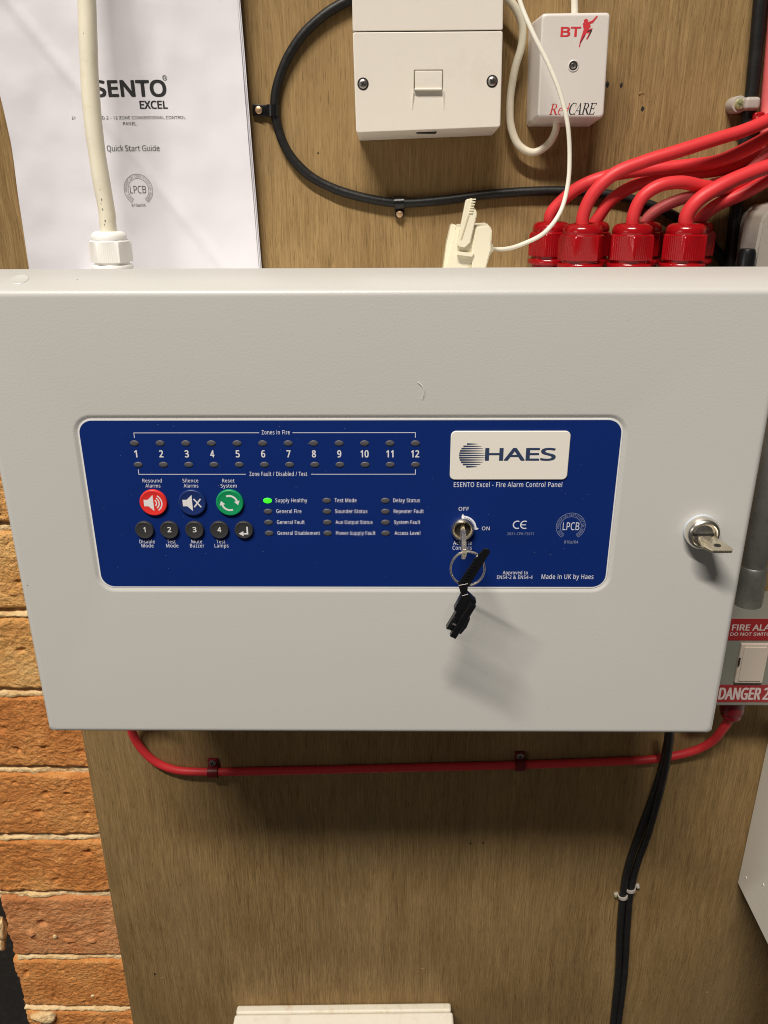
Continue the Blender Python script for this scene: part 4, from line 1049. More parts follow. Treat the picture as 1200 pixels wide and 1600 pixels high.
# tapered body: front outline smaller than the back
front = [tsp(549, -60), tsp(787.0, -68), tsp(782.0, 198.5), tsp(556.5, 207.5)]
def insetq(q, d):
    c_ = sum(q, Vector()) / 4
    return [v + (c_ - v).normalized() * d for v in q]
def quadloop(q, r, y, k_=4):
    """rounded polygon from 4 corners (x,z), ordering TL TR BR BL"""
    pts = []
    n = 4
    for i in range(n):
        a, b_, c_ = q[i - 1], q[i], q[(i + 1) % n]
        v1 = (a - b_); v1.y = 0; v1.normalize(); v2 = (c_ - b_); v2.y = 0; v2.normalize()
        s_, e_ = b_ + v1 * r, b_ + v2 * r
        for j in range(k_ + 1):
            t = j / k_
            w = (1 - t) ** 2 * s_ + 2 * t * (1 - t) * b_ + t * t * e_
            pts.append(Vector((w.x, y, w.z)))
    return pts
def pan(q_front, q_back, yf, yb, r, e=0.0012):
    lo = [quadloop(q_back, r, yb)]
    for t, ins_ in ((0.0, 0.0), (0.35, 0.12), (0.7, 0.45), (1.0, 1.0)):
        lo.append(quadloop(insetq(q_front, ins_ * e * 1.4), r, yf + e * (1 - math.sin(t * math.pi / 2)) ))
    lo.append(quadloop(insetq(q_front, e * 1.4 + 0.0004), r, yf))
    return loft(lo, cap_first=True)
fb = [v.copy() for v in front]
back = [Vector((fb[0].x - 0.0010, 0, fb[0].z)), Vector((fb[1].x + 0.0002, 0, fb[1].z)), Vector((fb[2].x - 0.0006, 0, fb[2].z - 0.0028)), Vector((fb[3].x + 0.0004, 0, fb[3].z - 0.0028))]
# upper fixed part and lower removable plate
zs = 48.5
sL, sR = tsp(551.0, 49.5), tsp(785.8, 47.5)
def midq(q, low):
    return [sL, sR, q[2], q[3]] if low else [q[0], q[1], sR, sL]
gap = 0.0003
up_f = [fb[0], fb[1], sR + Vector((0, 0, gap)), sL + Vector((0, 0, gap))]
lo_f = [sL - Vector((0, 0, gap)), sR - Vector((0, 0, gap)), fb[2], fb[3]]
up_b = [back[0], back[1], Vector((sR.x + 0.0002, 0, sR.z + gap)), Vector((sL.x - 0.001, 0, sL.z + gap))]
lo_b = [Vector((sL.x - 0.001, 0, sL.z - gap)), Vector((sR.x + 0.0002, 0, sR.z - gap)), back[2], back[3]]
new("upper_housing", pan(up_f, up_b, YS, 0.0, 0.0008, 0.0005), BOX_WHITE, ts, smooth=40)
lowp = new("front_plate", pan(lo_f, lo_b, YS, 0.0, 0.0012, 0.0006), BOX_WHITE, ts, smooth=40)
# socket: raised frame, shutter and scooped finger ramp
s0, s1 = tsp(646.5, 108.5), tsp(691.5, 142)
zc0 = tsp(668, 108.5).z; zc1 = tsp(668, 141.5).z; zc2 = tsp(668, 171).z
dk = new("socket_opening", rbox((s0.x, YS - 0.0004, zc1), (s1.x, YS + 0.004, zc0), 0.0004, 2), mat("socket_painted_shadow", (0.16, 0.13, 0.10), 0.5), lowp)  # dark brown block paints the recess shade around the shutter
new("shutter", rbox((s0.x + 0.0007, YS - 0.0010, zc1 + 0.0007), (s1.x - 0.0003, YS + 0.002, zc0 - 0.0007), 0.0005, 2), BOX_WHITE, dk, wn=True)
new("shutter_lip", rbox((s0.x + 0.0004, YS - 0.0022, zc1 - 0.0001), (s1.x - 0.0003, YS + 0.001, zc1 + 0.0010), 0.0004, 2), BOX_WHITE, dk, wn=True)
for sx_, n_ in ((s0.x, -1), (s1.x, 1)):
    x_ = sx_ + n_ * 0.0002
    b = loft([[Vector((x_ - 0.0002, YS - 0.0012, zc1)), Vector((x_ - 0.0002 + n_ * 0.0006, YS - 0.0001, zc2)), Vector((x_ + n_ * 0.0006 - 0.0002, YS + 0.001, zc2)), Vector((x_ - 0.0002, YS + 0.001, zc1))],
              [Vector((x_ + 0.0003, YS - 0.0012, zc1)), Vector((x_ + 0.0003 + n_ * 0.0006, YS - 0.0001, zc2)), Vector((x_ + 0.0003 + n_ * 0.0006, YS + 0.001, zc2)), Vector((x_ + 0.0003, YS + 0.001, zc1))]], cap_first=True)
    new("socket_edge_rib", b, BOX_WHITE, lowp, smooth=0)
def screw(parent, px, py, r, y, m, name="screw", slot=True, host=DARKHOLE, hole=True):
    p = at(px, py, y)
    if hole: new("screw_recess", lathe([(r * 1.30, -0.0002), (r * 1.30, 0.00015), (r * 1.15, 0.00018), (r * 1.1, 0.00004), (0, 0.00004)], M_out(p), 32), host, parent)
    s_ = new(name, lathe([(r, 0), (r, 0.0004), (r * 0.8, 0.0009), (r * 0.4, 0.0011), (0, 0.0011)], M_out(p), 32), m, parent)
    b = rbox(p + Vector((-r * 0.62, -0.00125, -r * 0.13)), p + Vector((r * 0.62, -0.0009, r * 0.13)), 0, rot=Matrix.Rotation(R(30), 3, 'Y'))
    b = rbox(p + Vector((-r * 0.13, -0.00124, -r * 0.62)), p + Vector((r * 0.13, -0.0009, r * 0.62)), 0, rot=Matrix.Rotation(R(30), 3, 'Y'), bm=b)
    new("cross_slot", b, DARKHOLE, s_, smooth=0)
screw(lowp, 567.2, 131, 0.0024, YS, STEEL); screw(lowp, 769.0, 127, 0.0024, YS, STEEL)
nz_ = tsp(668, 206)
new("release_notch", rbox((at(651, 206, YS).x, -0.024, back[2].z + 0.0002), (at(683, 206, YS).x, -0.004, back[2].z + 0.0040), 0.0003, 1), DARKHOLE, lowp)

# ------------------------------------------------------------------ red care junction box
jb = thing("alarm_signalling_box", at(890, 196), "small pale grey telephone signalling box with red and black printed lettering", "junction box")
YJ = -0.026
q = [at(846.5, 20.5, YJ), at(954.0, 19.0, YJ), at(943.5, 184.5, YJ), at(840.0, 184.0, YJ)]
qb = [Vector((q[0].x - 0.0030, 0, q[0].z - 0.0010)), Vector((q[1].x - 0.0012, 0, q[1].z)), Vector((q[2].x - 0.0010, 0, q[2].z - 0.0030)), Vector((q[3].x - 0.0022, 0, q[3].z - 0.0030))]
jc = new("cover", pan(q, qb, YJ, 0.0, 0.0022, 0.0014), BOX_GREY, jb, smooth=45)
JT = YJ - 0.00006
text(jc, "BT", 876.2, 906.5, 57.2, 14.8, JT, PRINT_RED, 17, track=-4)
# running figure emblem with a pipe: head, trunk, legs, pipe
e0 = at(917, 45, JT); k = mpp(917, 45, JT)
def E_(pts): return [(e0.x + a * k, e0.z - c_ * k) for a, c_ in pts]
flat(jc, [E_([(-6, -12), (-2, -14), (1, -12), (1, -9), (-2, -7), (-5, -8)]), E_([(-7, -8), (3, -9), (6, -3), (1, 2), (-4, 3), (-6, -2)]), E_([(0, 1), (9, -1), (7, 6), (2, 15), (0, 14), (4, 6), (-1, 6)]),
          E_([(-5, 1), (1, 3), (-2, 10), (-8, 20), (-8.5, 25), (-10.5, 25), (-9.5, 17)]), E_([(0, -9), (7, -11), (14, -18), (15.5, -16.5), (9, -8), (3, -6)])], JT, PRINT_RED, "running_figure_emblem")
flat(jc, [E_([(1, 3), (8, 1), (8.5, 2.5), (3.5, 12), (2.6, 12), (6, 3.5), (1, 4.5)]), E_([(-9, 19), (-3, 8), (-2.3, 8.8), (-8, 20)])], JT - 0.00004, PRINT_K, "emblem_shadow")
# serif italic lettering
def serif(parent, px0, base, cap, items, m):
    P0 = at(px0, base, JT); kz = (at(px0, base - cap, JT).z - P0.z); kx = mpp(px0, base, JT)
    b = bmesh.new()
    for s, ox, wpx in items:
        for poly in SERIF[s]:
            pts = [(P0.x + (ox + wpx * u) * kx + 0.22 * v * kz, P0.z + v * kz) for u, v in poly]
            fill(b, [pts], lambda u, v, l: Vector((u, JT - l, v)))
    bmflip(b)
    return new("lettering", b, m, parent, smooth=0)
def stroke(x0, z0, x1, z1, w0, w1=None):
    w1 = w0 if w1 is None else w1
    return [(x0 - w0 / 2, z0), (x0 + w0 / 2, z0), (x1 + w1 / 2, z1), (x1 - w1 / 2, z1)]
def sf(x, z, w, h=0.045): return [(x - w / 2, z), (x + w / 2, z), (x + w / 2, z + h), (x - w / 2, z + h)]
def ell(cx, cz, rx, rz, a0, a1, w0, w1, n=16):
    A, B = [], []
    for i in range(n + 1):
        t = i / n; a = R(a0 + (a1 - a0) * t)
        w = w0 + (w1 - w0) * math.sin(math.pi * t)
        A.append((cx + rx * math.cos(a), cz + rz * math.sin(a))); B.append((cx + (rx - w) * math.cos(a), cz + (rz - w * 0.6) * math.sin(a)))
    return A + B[::-1]
SERIF = {
 'R': [stroke(0.26, 0, 0.26, 1, 0.17), sf(0.26, 0, 0.42), sf(0.2, 0.955, 0.36), ell(0.45, 0.74, 0.36, 0.26, 95, -95, 0.05, 0.17), [(0.26, 0.955), (0.45, 0.955), (0.45, 1.0), (0.26, 1.0)], [(0.26, 0.48), (0.45, 0.48), (0.45, 0.53), (0.26, 0.53)], stroke(0.92, 0.0, 0.50, 0.50, 0.22), sf(0.98, 0, 0.26)],
 'C': [ell(0.56, 0.5, 0.48, 0.52, 48, 315, 0.04, 0.20, 24), [(0.84, 0.70), (0.90, 0.70), (0.90, 1.0), (0.84, 0.98)]],
 'A': [stroke(0.10, 0, 0.60, 1, 0.06), stroke(0.82, 0, 0.58, 1, 0.20, 0.12), sf(0.10, 0, 0.32), sf(0.84, 0, 0.40), [(0.28, 0.30), (0.76, 0.30), (0.76, 0.36), (0.31, 0.36)]],
 'E': [stroke(0.26, 0, 0.26, 1, 0.17), [(0.06, 0), (0.88, 0), (0.92, 0.24), (0.86, 0.24), (0.76, 0.06), (0.06, 0.06)], [(0.06, 0.94), (0.78, 0.94), (0.80, 0.76), (0.86, 0.76), (0.90, 1.0), (0.06, 1.0)], [(0.26, 0.49), (0.66, 0.49), (0.66, 0.38), (0.71, 0.38), (0.71, 0.66), (0.66, 0.66), (0.66, 0.55), (0.26, 0.55)]],
 'e': [ell(0.5, 0.32, 0.40, 0.34, 0, 320, 0.06, 0.18, 22), [(0.2, 0.33), (0.88, 0.33), (0.88, 0.38), (0.2, 0.38)]],
 'd': [ell(0.46, 0.32, 0.38, 0.34, 20, 340, 0.06, 0.17, 22), stroke(0.78, 0, 0.78, 1.04, 0.15), sf(0.84, 0, 0.2), sf(0.72, 0.99, 0.2)],
}
serif(jc, 857.0, 179.2, 17.0, (("R", 0, 12.5), ("e", 13, 8.0), ("d", 21, 9.5)), PRINT_RED)
serif(jc, 886.0, 179.2, 18.2, (("C", 0, 11.5), ("A", 9.5, 12.0), ("R", 21.0, 12.0), ("E", 32.0, 11.0)), PRINT_K)
pj = at(896, 103, YJ)
new("screw_hole_rim", lathe([(0.0030, -0.0001), (0.0030, 0.0002), (0.0026, 0.0004), (0.0023, 0.0001), (0.0022, -0.0003)], M_out(pj), 32), BOX_GREY, jc)
new("screw_hole", lathe([(0.0023, 0.00012), (0, 0.00012)], M_out(pj), 32), DARKHOLE, jc)
new("recessed_screw", lathe([(0.0015, 0.00012), (0.0013, 0.0003), (0.0004, 0.0001), (0, 0.0001)], M_out(pj), 24), STEEL, jc)

# ------------------------------------------------------------------ small pale cables
c = tube([at(894, -300, -0.012), at(897, -60, -0.012), at(897.5, -10, -0.012), at(898, 30, -0.012)], 0.0020, 16, 6)
tag(new("white_cable", c, WHITE_CABLE), "short cream cable entering the top of the small signalling box", "cable")
c = tube([at(870, 185, -0.010), at(868, 205, -0.010), at(856, 226, -0.009), at(834, 238, -0.008), at(812, 228, -0.008), at(799, 200, -0.008), at(797, 160, -0.008), at(804, 110, -0.009), at(815, 70, -0.010), at(816, 40, -0.011), at(806, 14, -0.012), at(790, -6, -0.012), at(770, -30, -0.012)], 0.0022, 16, 10, wob=0.06)
tag(new("cream_cable", c, CREAM_CABLE), "cream cable looping below and left of the small signalling box", "cable")
PC = at(768, 389, -0.030)
c = tube([at(770, -300, -0.030), at(801, -60, -0.034), at(812, 0, -0.038), at(832, 50, -0.042), at(857, 100, -0.045), at(876, 148, -0.047), at(887, 195, -0.048), at(890, 245, -0.048), at(887, 290, -0.050), at(875, 332, -0.054), at(850, 364, -0.056), at(815, 382, -0.052), at(790, 389, -0.042), PC], 0.0012, 14, 10, flat=0.8)
tag(new("white_cable", c, WHITE_CABLE), "thin white phone lead hanging in front of the signalling box to the ivory plug", "cable")

# plug: body, cable boot, latch tongue with comb
pl = thing("telephone_plug", at(735, 418, -0.035), "unplugged ivory telephone plug standing tongue up on the panel top", "plug")
yp = -0.040
def slab2(poly, yfr, ybk, r=0.0005, dx=0.0, dz=0.0):
    P = [at(a, c_, yfr) for a, c_ in poly]
    b = loft([[Vector((p_.x + dx, ybk, p_.z + dz)) for p_ in P], [Vector((p_.x, yfr, p_.z)) for p_ in P]], cap_first=True)
    bmesh.ops.bevel(b, geom=list(b.edges), offset=r, segments=2, affect='EDGES')
    return b
new("plug_body", slab2([(714, 355), (764, 352.5), (769, 358), (766, 390), (758, 425), (698, 425), (707, 380)], yp, -0.024, 0.0007, dz=0.0010), IVORY, pl, smooth=30)
new("strain_block", slab2([(744, 354), (764, 353), (769, 360), (767, 392), (758, 425), (738, 425), (737, 388)], yp - 0.0022, yp + 0.001, 0.0006), IVORY, pl, smooth=30)
new("lower_shelf", slab2([(716, 393), (741, 396), (738, 402), (714, 399)], yp - 0.0036, yp + 0.001, 0.0003), IVORY, pl, smooth=30)
new("side_shell", slab2([(705, 350), (714, 352), (711, 378), (700, 425), (692, 425), (698, 380)], yp + 0.004, -0.026, 0.0006), IVORY, pl, smooth=30)
new("latch_tongue", slab2([(728, 312), (739, 309.5), (741, 317), (739, 323), (744.5, 329), (745, 337), (735, 380), (726, 388), (716, 386), (714, 382)], yp - 0.0036, yp + 0.0004, 0.0005), IVORY, pl, smooth=30)
new("latch_groove", slab2([(731, 336), (733.5, 336.5), (721.5, 375), (719.5, 374)], yp - 0.0039, yp - 0.0030, 0.0001), mat("ivory_shade_plastic", (0.58, 0.51, 0.35), 0.4), pl, smooth=0)  # proud strip in darker ivory: the groove's shade is painted on
bb = None
for i in range(6):
    q_ = at(741.5 - 1.1 * i * 0.9, 311.5 + 4.2 * i, yp - 0.0038)
    bb = rbox(q_ - Vector((0.0016, 0.0004, 0.00035)), q_ + Vector((0.0008, 0.0004, 0.00035)), 0.0001, 1, bm=bb)
new("contact_comb", bb, IVORY, pl, smooth=30)
new("cable_boot", slab2([(763, 372), (772, 385), (770, 395), (760, 405)], yp + 0.001, -0.028, 0.0008), IVORY, pl, smooth=30)
new("moulded_logo_recess", lathe([(0.0035, 0.0), (0.0033, 0.0003), (0, 0.0003)], M_out(at(740, 420, yp)) , 24), mat("ivory_painted_shade_b", (0.62, 0.55, 0.38), 0.4), pl)  # thin disc in darker ivory, painting the shade of a recess

# ------------------------------------------------------------------ black cable loop with clips
rk = 0.0027
pts = [(600, -34), (548, -2), (508, 22), (470, 58), (443, 104), (430, 152), (433, 194), (449, 236), (478, 270), (520, 294), (570, 309), (622, 317), (690, 313), (760, 304), (830, 299), (905, 299), (975, 308), (1040, 330), (1090, 362), (1125, 400), (1140, 430)]
c = tube([at(a, d, -rk) for a, d in pts], rk, 18, 10, wob=0.07)
tag(new("black_cable", c, BLACK_CABLE), "black cable clipped to the board in a wide loop left of the telephone box", "cable")
def clip(px, py, ang_deg, r, width, side, mband, mnail, lab, nail_r=0.0022, flange=0.006, name="cable_clip", yc=None, solid=False):
    """P-clip: arched band over a cable, flat lug at one side and a nail through it. ang = direction of the cable in the board plane"""
    p = at(px, py, -r); p.y = 0.0
    t = thing(name, p, lab, "cable clip", "cable clips on the board")
    A = Matrix.Rotation(-R(ang_deg), 3, 'Y')       # local x = along the cable, local z = across
    ro = r + 0.0011
    prof = []
    prof.append((-ro - 0.0001, 0.0)) if True else None
    for i in range(13):
        a = math.pi * i / 12
        prof.append((-ro * math.cos(a), -(r + 0.0002) - (ro) * math.sin(a) * 0.98))
    prof.append((ro + 0.0001, 0.0))
    inner = [(u * (r + 0.0001) / ro, max(v, -2 * r - 0.0002) if False else v * (1 - 0.0011 / (2 * r + 0.0013))) for u, v in prof]
    ringo = prof + inner[::-1]
    b = loft([[p + A @ Vector((-width / 2, v, u * 1.0)) for u, v in ringo], [p + A @ Vector((width / 2, v, u)) for u, v in ringo]], cap_first=True)
    new("band", b, mband, t, smooth=40)
    s = side
    lo = p + A @ Vector((0, 0, s * (ro + flange / 2 - 0.0004)))
    lug = rbox(lo - Vector((width / 2, 0, flange / 2)), lo + Vector((width / 2, 0.0, flange / 2)) - Vector((0, 0.0028, 0)), 0.0006, 2, rot=A)
    new("lug", lug, mband, t, smooth=40)
    c0 = p + A @ Vector((0, -0.0028, s * (ro + flange * 0.52)))
    n_ = new("nail", lathe([(nail_r * 0.9, -0.0002), (nail_r, 0.0004), (nail_r * 0.96, 0.0010), (nail_r * 0.7, 0.0013), (0, 0.0014)], M_out(c0), 28), mnail, t)
    return t, c0, n_
clip(427, 173, 88, rk, 0.0062, 1, BLACK_PL, COPPER, "black clip with coppery nail at the left of the black cable loop", nail_r=0.0021, flange=0.0090)
clip(624, 317, 2, rk, 0.0058, -1, BLACK_PL, COPPER, "black clip with coppery nail under the lowest bend of the black loop", nail_r=0.0021, flange=0.0050)

# ------------------------------------------------------------------ right: thick black cable, grey clip, red riser
c = tube([at(1215, -330, -0.007), at(1193, -60, -0.007), at(1188, 0, -0.007), at(1180, 90, -0.007), at(1174, 150, -0.007), at(1167, 200, -0.007), at(1158, 260, -0.006), at(1150, 330, -0.006), at(1143, 400, -0.006), at(1141, 440, -0.006)], 0.0038, 20, 8, wob=0.03)
tag(new("black_cable", c, BLACK_CABLE), "thick black cable running straight down at the right behind the red cables", "cable")
t = thing("cable_clip", at(1170, 164), "grey plastic clip with yellowish screw holding the thick black cable", "cable clip", "cable clips on the board")
gz = at(1170, 164).z
x0_, x1_ = at(1161, 164, -0.012).x, at(1188, 164, -0.014).x
zt_, zb_ = at(1170, 151.5, -0.012).z, at(1170, 173, -0.012).z
new("band", rbox((x0_, -0.0150, zb_), (x1_, 0.0, zt_), 0.0022, 4), GREY_CLIP, t, wn=True)
cs = at(1153.5, 163.5, -0.008)
new("lug", lathe([(0.0046, -0.008), (0.0046, 0.0014), (0.0042, 0.0020), (0.0030, 0.0021), (0, 0.0021)], M_out(cs), 32), GREY_CLIP, t)
new("lug_web", rbox((cs.x, -0.0098, zb_ + 0.0004), (x0_ + 0.003, 0.0, zt_ - 0.0002), 0.0008, 2), GREY_CLIP, t, wn=True)
sc_ = new("screw", lathe([(0.0030, 0.0018), (0.0030, 0.0026), (0.0025, 0.0034), (0.0012, 0.0036), (0, 0.0036)], M_out(cs), 28), BRASSY, t)
b = rbox(cs + Vector((-0.0017, -0.0039, -0.0003)), cs + Vector((0.0017, -0.0033, 0.0003)), 0, rot=Matrix.Rotation(R(25), 3, 'Y'))
b = rbox(cs + Vector((-0.0003, -0.0039, -0.0017)), cs + Vector((0.0003, -0.0033, 0.0017)), 0, rot=Matrix.Rotation(R(25), 3, 'Y'), bm=b)
new("cross_slot", b, mat("greenish_slot", (0.20, 0.22, 0.10), 0.5, metal=0.5), sc_, smooth=0)
c = tube([at(1216, -40, -0.010), at(1212, 30, -0.010), at(1206, 100, -0.010), at(1201, 160, -0.010), at(1199, 200, -0.012), at(1206, 260, -0.012), at(1222, 330, -0.010)], 0.0042, 16, 8)
tag(new("red_cable", c, PINK_CABLE), "pinkish red riser cable at the right edge beside the thick black cable", "cable")
t = thing("cable_clip", at(1186, 188), "glossy red clip at the right edge above the red cables", "cable clip", "cable clips on the board")
new("band", rbox(at(1176, 197, -0.014), at(1214, 174, -0.014) + Vector((0, 0.014, 0)), 0.0016, 3), RED_GLAND, t, wn=True)
new("lug", lump(at(1184, 188, -0.014), 0.0022, 3, (1.2, 0.5, 1.2), 2, 0.3), RED_GLAND, t, smooth=60)

# ------------------------------------------------------------------ red cables into the glands
def redcable(gk, pts, lab, r=0.0036, m=RED_CABLE):
    g_ = GL[gk]
    P = [g_ + Vector((0, 0, -0.022)), g_ + Vector((0, 0, -0.006))] + [at(a, d, y) for a, d, y in pts]
    c_ = tube(P, r, 20, 10, wob=0.025)
    tag(new("red_cable", c_, m), lab, "cable")
redcable("2", [(911, 338, -0.044), (926, 304, -0.046), (958, 273, -0.047), (1005, 253, -0.046), (1060, 236, -0.044), (1120, 217, -0.040), (1165, 203, -0.036), (1208, 184, -0.030), (1250, 160, -0.022)], "topmost red cable arching from the second front gland to the right edge")
redcable("1", [(860, 336, -0.018), (880, 312, -0.020), (908, 291, -0.024), (950, 275, -0.028), (1010, 265, -0.030), (1070, 259, -0.029), (1120, 252, -0.028), (1158, 236, -0.026), (1200, 214, -0.022), (1250, 190, -0.018)], "red cable from the leftmost gland sweeping under the topmost one")
redcable("2b", [(936, 338, -0.018), (955, 313, -0.020), (985, 293, -0.021), (1030, 277, -0.021), (1090, 270, -0.020), (1140, 262, -0.018), (1200, 238, -0.014), (1240, 222, -0.012)], "red cable rising behind between the second and third front glands")
redcable("3", [(990, 336, -0.045), (1003, 309, -0.046), (1028, 291, -0.046), (1062, 285, -0.044), (1098, 291, -0.038), (1130, 294, -0.028), (1170, 280, -0.020), (1220, 254, -0.014)], "red cable making the low arch from the third front gland")
redcable("3b", [(1012, 341, -0.018), (1030, 326, -0.020), (1062, 312, -0.022), (1100, 303, -0.020), (1150, 290, -0.016), (1210, 262, -0.012)], "dusty pinkish red cable emerging behind the third front gland", r=0.0034, m=PINK_CABLE)
redcable("4", [(1073, 337, -0.045), (1090, 314, -0.046), (1120, 294, -0.045), (1160, 275, -0.042), (1208, 258, -0.038), (1250, 246, -0.034)], "thick red cable leading right from the rightmost front gland", r=0.0041)
redcable("4b", [(1096, 340, -0.020), (1120, 321, -0.024), (1160, 303, -0.028), (1210, 276, -0.028), (1250, 260, -0.026)], "dark red cable tucked under the thick cable at the right", r=0.0037)
c = tube([at(1110, 283, -0.022), at(1140, 277, -0.026), at(1165, 268, -0.024), at(1190, 246, -0.018), at(1215, 225, -0.014)], lambda t: 0.0012 + 0.0022 * t, 12, 6)
tag(new("red_cable", c, PINK_CABLE), "thin pinkish cable end lying between the red cables near the edge", "cable")

# grey conduit box at the right edge on top of the panel
gb = thing("grey_adaptor_box", at(1190, 418), "grey plastic box with ribbed rounded side at the right above the panel", "junction box")
def gq(off, y): return [at(a + off, d, y) for a, d in ((1196, 322), (1290, 300), (1290, 430), (1174, 430))]
new("cover", slab2([(1198, 327), (1215, 318), (1300, 318), (1300, 432), (1174, 432), (1182, 388), (1190, 345)], -0.047, -0.022, 0.0016), GREY_PVC, gb, smooth=50)
new("side_step", slab2([(1180, 330), (1192, 321), (1300, 318), (1300, 432), (1160, 432), (1165, 380), (1171, 345)], -0.0215, -0.004, 0.0014), GREY_PVC, gb, smooth=50)
new("rib", tube([at(1170, 395, -0.030), at(1180, 352, -0.032), at(1196, 327, -0.034), at(1220, 318, -0.034)], 0.0016, 10, 6), GREY_PVC, gb, smooth=50)
new("rubber_bung", lathe([(0.0052, -0.01), (0.0050, 0.006), (0.0040, 0.0085), (0, 0.009)], Matrix.Translation(Vector((at(1166, 405, -0.046).x, -0.046, gz0 + 0.002))), 24), BLACK_PL, gb)

# ------------------------------------------------------------------ galvanised conduit, fused switch
YC = -0.020
cz = at(1175, 944, YC).z
ct = at(1195, 430, YC).z
cx = at(1174.5, 900, YC).x
rc_ = mpp(1174, 900, YC) * 19.5
conduit = thing("steel_conduit", (cx, YC, cz), "dull galvanised steel conduit running down into the switch box", "conduit")
new("pipe", lathe([(rc_, 0), (rc_, ct - cz)], Matrix.Translation(Vector((cx, YC, cz + 0.030))), 40), GALV, conduit)
new("coupling", lathe([(0, 0), (rc_ * 1.10, 0.0), (rc_ * 1.14, 0.002), (rc_ * 1.14, 0.022), (rc_ * 1.08, 0.0245), (rc_ * 1.08, 0.030), (rc_ * 0.99, 0.0310)], Matrix.Translation(Vector((cx, YC, cz))), 40), GALV, conduit, smooth=40)
sw = thing("fused_switch_box", at(1190, 1103), "grey metal fused switch box with red warning stickers beside the panel", "switch box")
YX = -0.042
zt_ = at(1180, 966.5, YX).z; zb_ = at(1180, 1103.5, YX).z
xl_ = at(1160, 1103, YX).x - 0.030
xr_ = xl_ + 0.105
sb = new("steel_box", rbox((xl_, YX, zb_), (xr_, 0.0, zt_), 0.0016, 3), GREY_METAL, sw, wn=True)
YQ = YX - 0.0002
def rect_sheet(parent, name, x0, x1, z0, z1, y, t, m, r=0.0003):
    return new(name, rbox((x0, y - t, z0), (x1, y, z1), r, 1), m, parent)
s1_ = rect_sheet(sb, "red_sticker", at(1128, 980, YX).x, xr_ - 0.004, at(1170, 1000.5, YX).z, at(1170, 965.5, YX).z - 0.0006, YX + 0.0001, 0.0003, RED_STICKER, 0)
s2_ = rect_sheet(sb, "red_sticker", at(1110, 1085, YX).x, xr_ - 0.004, at(1160, 1097, YX).z, at(1160, 1070, YX).z, YX + 0.0001, 0.0003, RED_STICKER, 0)
text(sb, "FIRE ALARM", 1143.5, 1224, 985.0, 9.0, YQ - 0.0001, WHITE_STICKER, 11)
text(sb, "DO NOT SWITCH OFF", 1141.0, 1227, 993.3, 4.9, YQ - 0.0001, WHITE_STICKER, 9)
text(sb, "DANGER 230V", 1122.5, 1229, 1092.6, 17.5, YQ - 0.0001, WHITE_STICKER, 13)
PLATE = mat("ivory_switch_plastic", (0.58, 0.50, 0.42), 0.4, bump=0.03, bscale=500)
sp = new("switch_plate", rbox((at(1145.5, 1063, YX).x, YX - 0.0028, at(1170, 1064, YX).z), (at(1189, 1063, YX).x, YX, at(1170, 1003.5, YX).z), 0.0007, 2), PLATE, sw, wn=True)
new("fuse_carrier", rbox((at(1150, 1063, YX).x, YX - 0.0036, at(1170, 1060, YX).z), (at(1184.5, 1063, YX).x, YX - 0.002, at(1170, 1007.5, YX).z), 0.0004, 2), PLATE, sp, wn=True)
xx0, zz0 = at(1155.5, 1034, YX - 0.0037).x, at(1155.5, 1034, YX - 0.0037).z
new("pry_slot", rbox((xx0 - 0.0008, YX - 0.0040, zz0 - 0.0031), (xx0 + 0.0004, YX - 0.0034, zz0 + 0.0031), 0.0001, 1), DARKHOLE, sp)
pg = at(1136, 1104, -0.020)
gl2 = thing("cable_gland", (pg.x, -0.020, zb_), "red cable gland coloured dark for the shade under the grey fused switch box", "cable gland")
gy = -0.028
SHADED_GLAND = mat("shade_painted_red_nylon", (0.15, 0.003, 0.008), 0.35)  # red nylon darkened so its colour carries the shade below the box
Mg = Matrix.Translation(Vector((pg.x, gy, zb_))) @ Matrix.Rotation(math.pi, 4, 'X')
new("locking_nut", lathe([(0.0, 0), (0.0088, 0), (0.0090, 0.004), (0.0090, 0.0130), (0.0080, 0.0150)], Mg, 60, rfun=lambda a, r_, h: 1 - 0.05 * abs(math.sin(3 * a))), SHADED_GLAND, gl2)
new("domed_cap", lathe([(0.0074, 0.0148), (0.0072, 0.0185), (0.0056, 0.0205), (0.0034, 0.0210)], Mg, 40), SHADED_GLAND, gl2)
zg = zb_ - 0.021
yr_ = -0.0036
c = tube([Vector((pg.x, gy, zb_ - 0.012)), Vector((pg.x - 0.0005, gy, zg)), at(1128, 1141, -0.022), at(1113, 1158, -0.014), at(1092, 1170, -0.008), at(1058, 1180, -0.005)] + [at(a_, b_, yr_) for a_, b_ in ((1010, 1187), (940, 1190.5), (860, 1193.5), (780, 1196), (700, 1198), (600, 1200.5), (500, 1203), (400, 1205), (320, 1206), (275, 1203), (244, 1191))] + [at(222, 1171, -0.005), at(208, 1148, -0.008), at(202, 1120, -0.016), at(203, 1090, -0.03)], 0.0033, 18, 8, wob=0.02)
tag(new("red_cable", c, RED_CABLE), "long red cable clipped to the board under the panel's lower edge", "cable")
for px, py, lab in ((333, 1206, "dark red clip at the left of the long red cable under the panel"), (812, 1195.5, "dark red clip at the right of the long red cable under the panel")):
    t_, c0, n_ = clip(px, py, 0.3, 0.0036, 0.0080, 1, RED_CLIP, STEEL, lab, nail_r=0.0030, flange=0.0072)
    b = rbox(c0 + Vector((-0.0018, -0.0016, -0.0003)), c0 + Vector((0.0018, -0.0012, 0.0003)), 0, rot=Matrix.Rotation(R(20), 3, 'Y'))
    b = rbox(c0 + Vector((-0.0003, -0.0016, -0.0018)), c0 + Vector((0.0003, -0.0012, 0.0018)), 0, rot=Matrix.Rotation(R(20), 3, 'Y'), bm=b)
    new("cross_slot", b, DARKHOLE, n_, smooth=0)

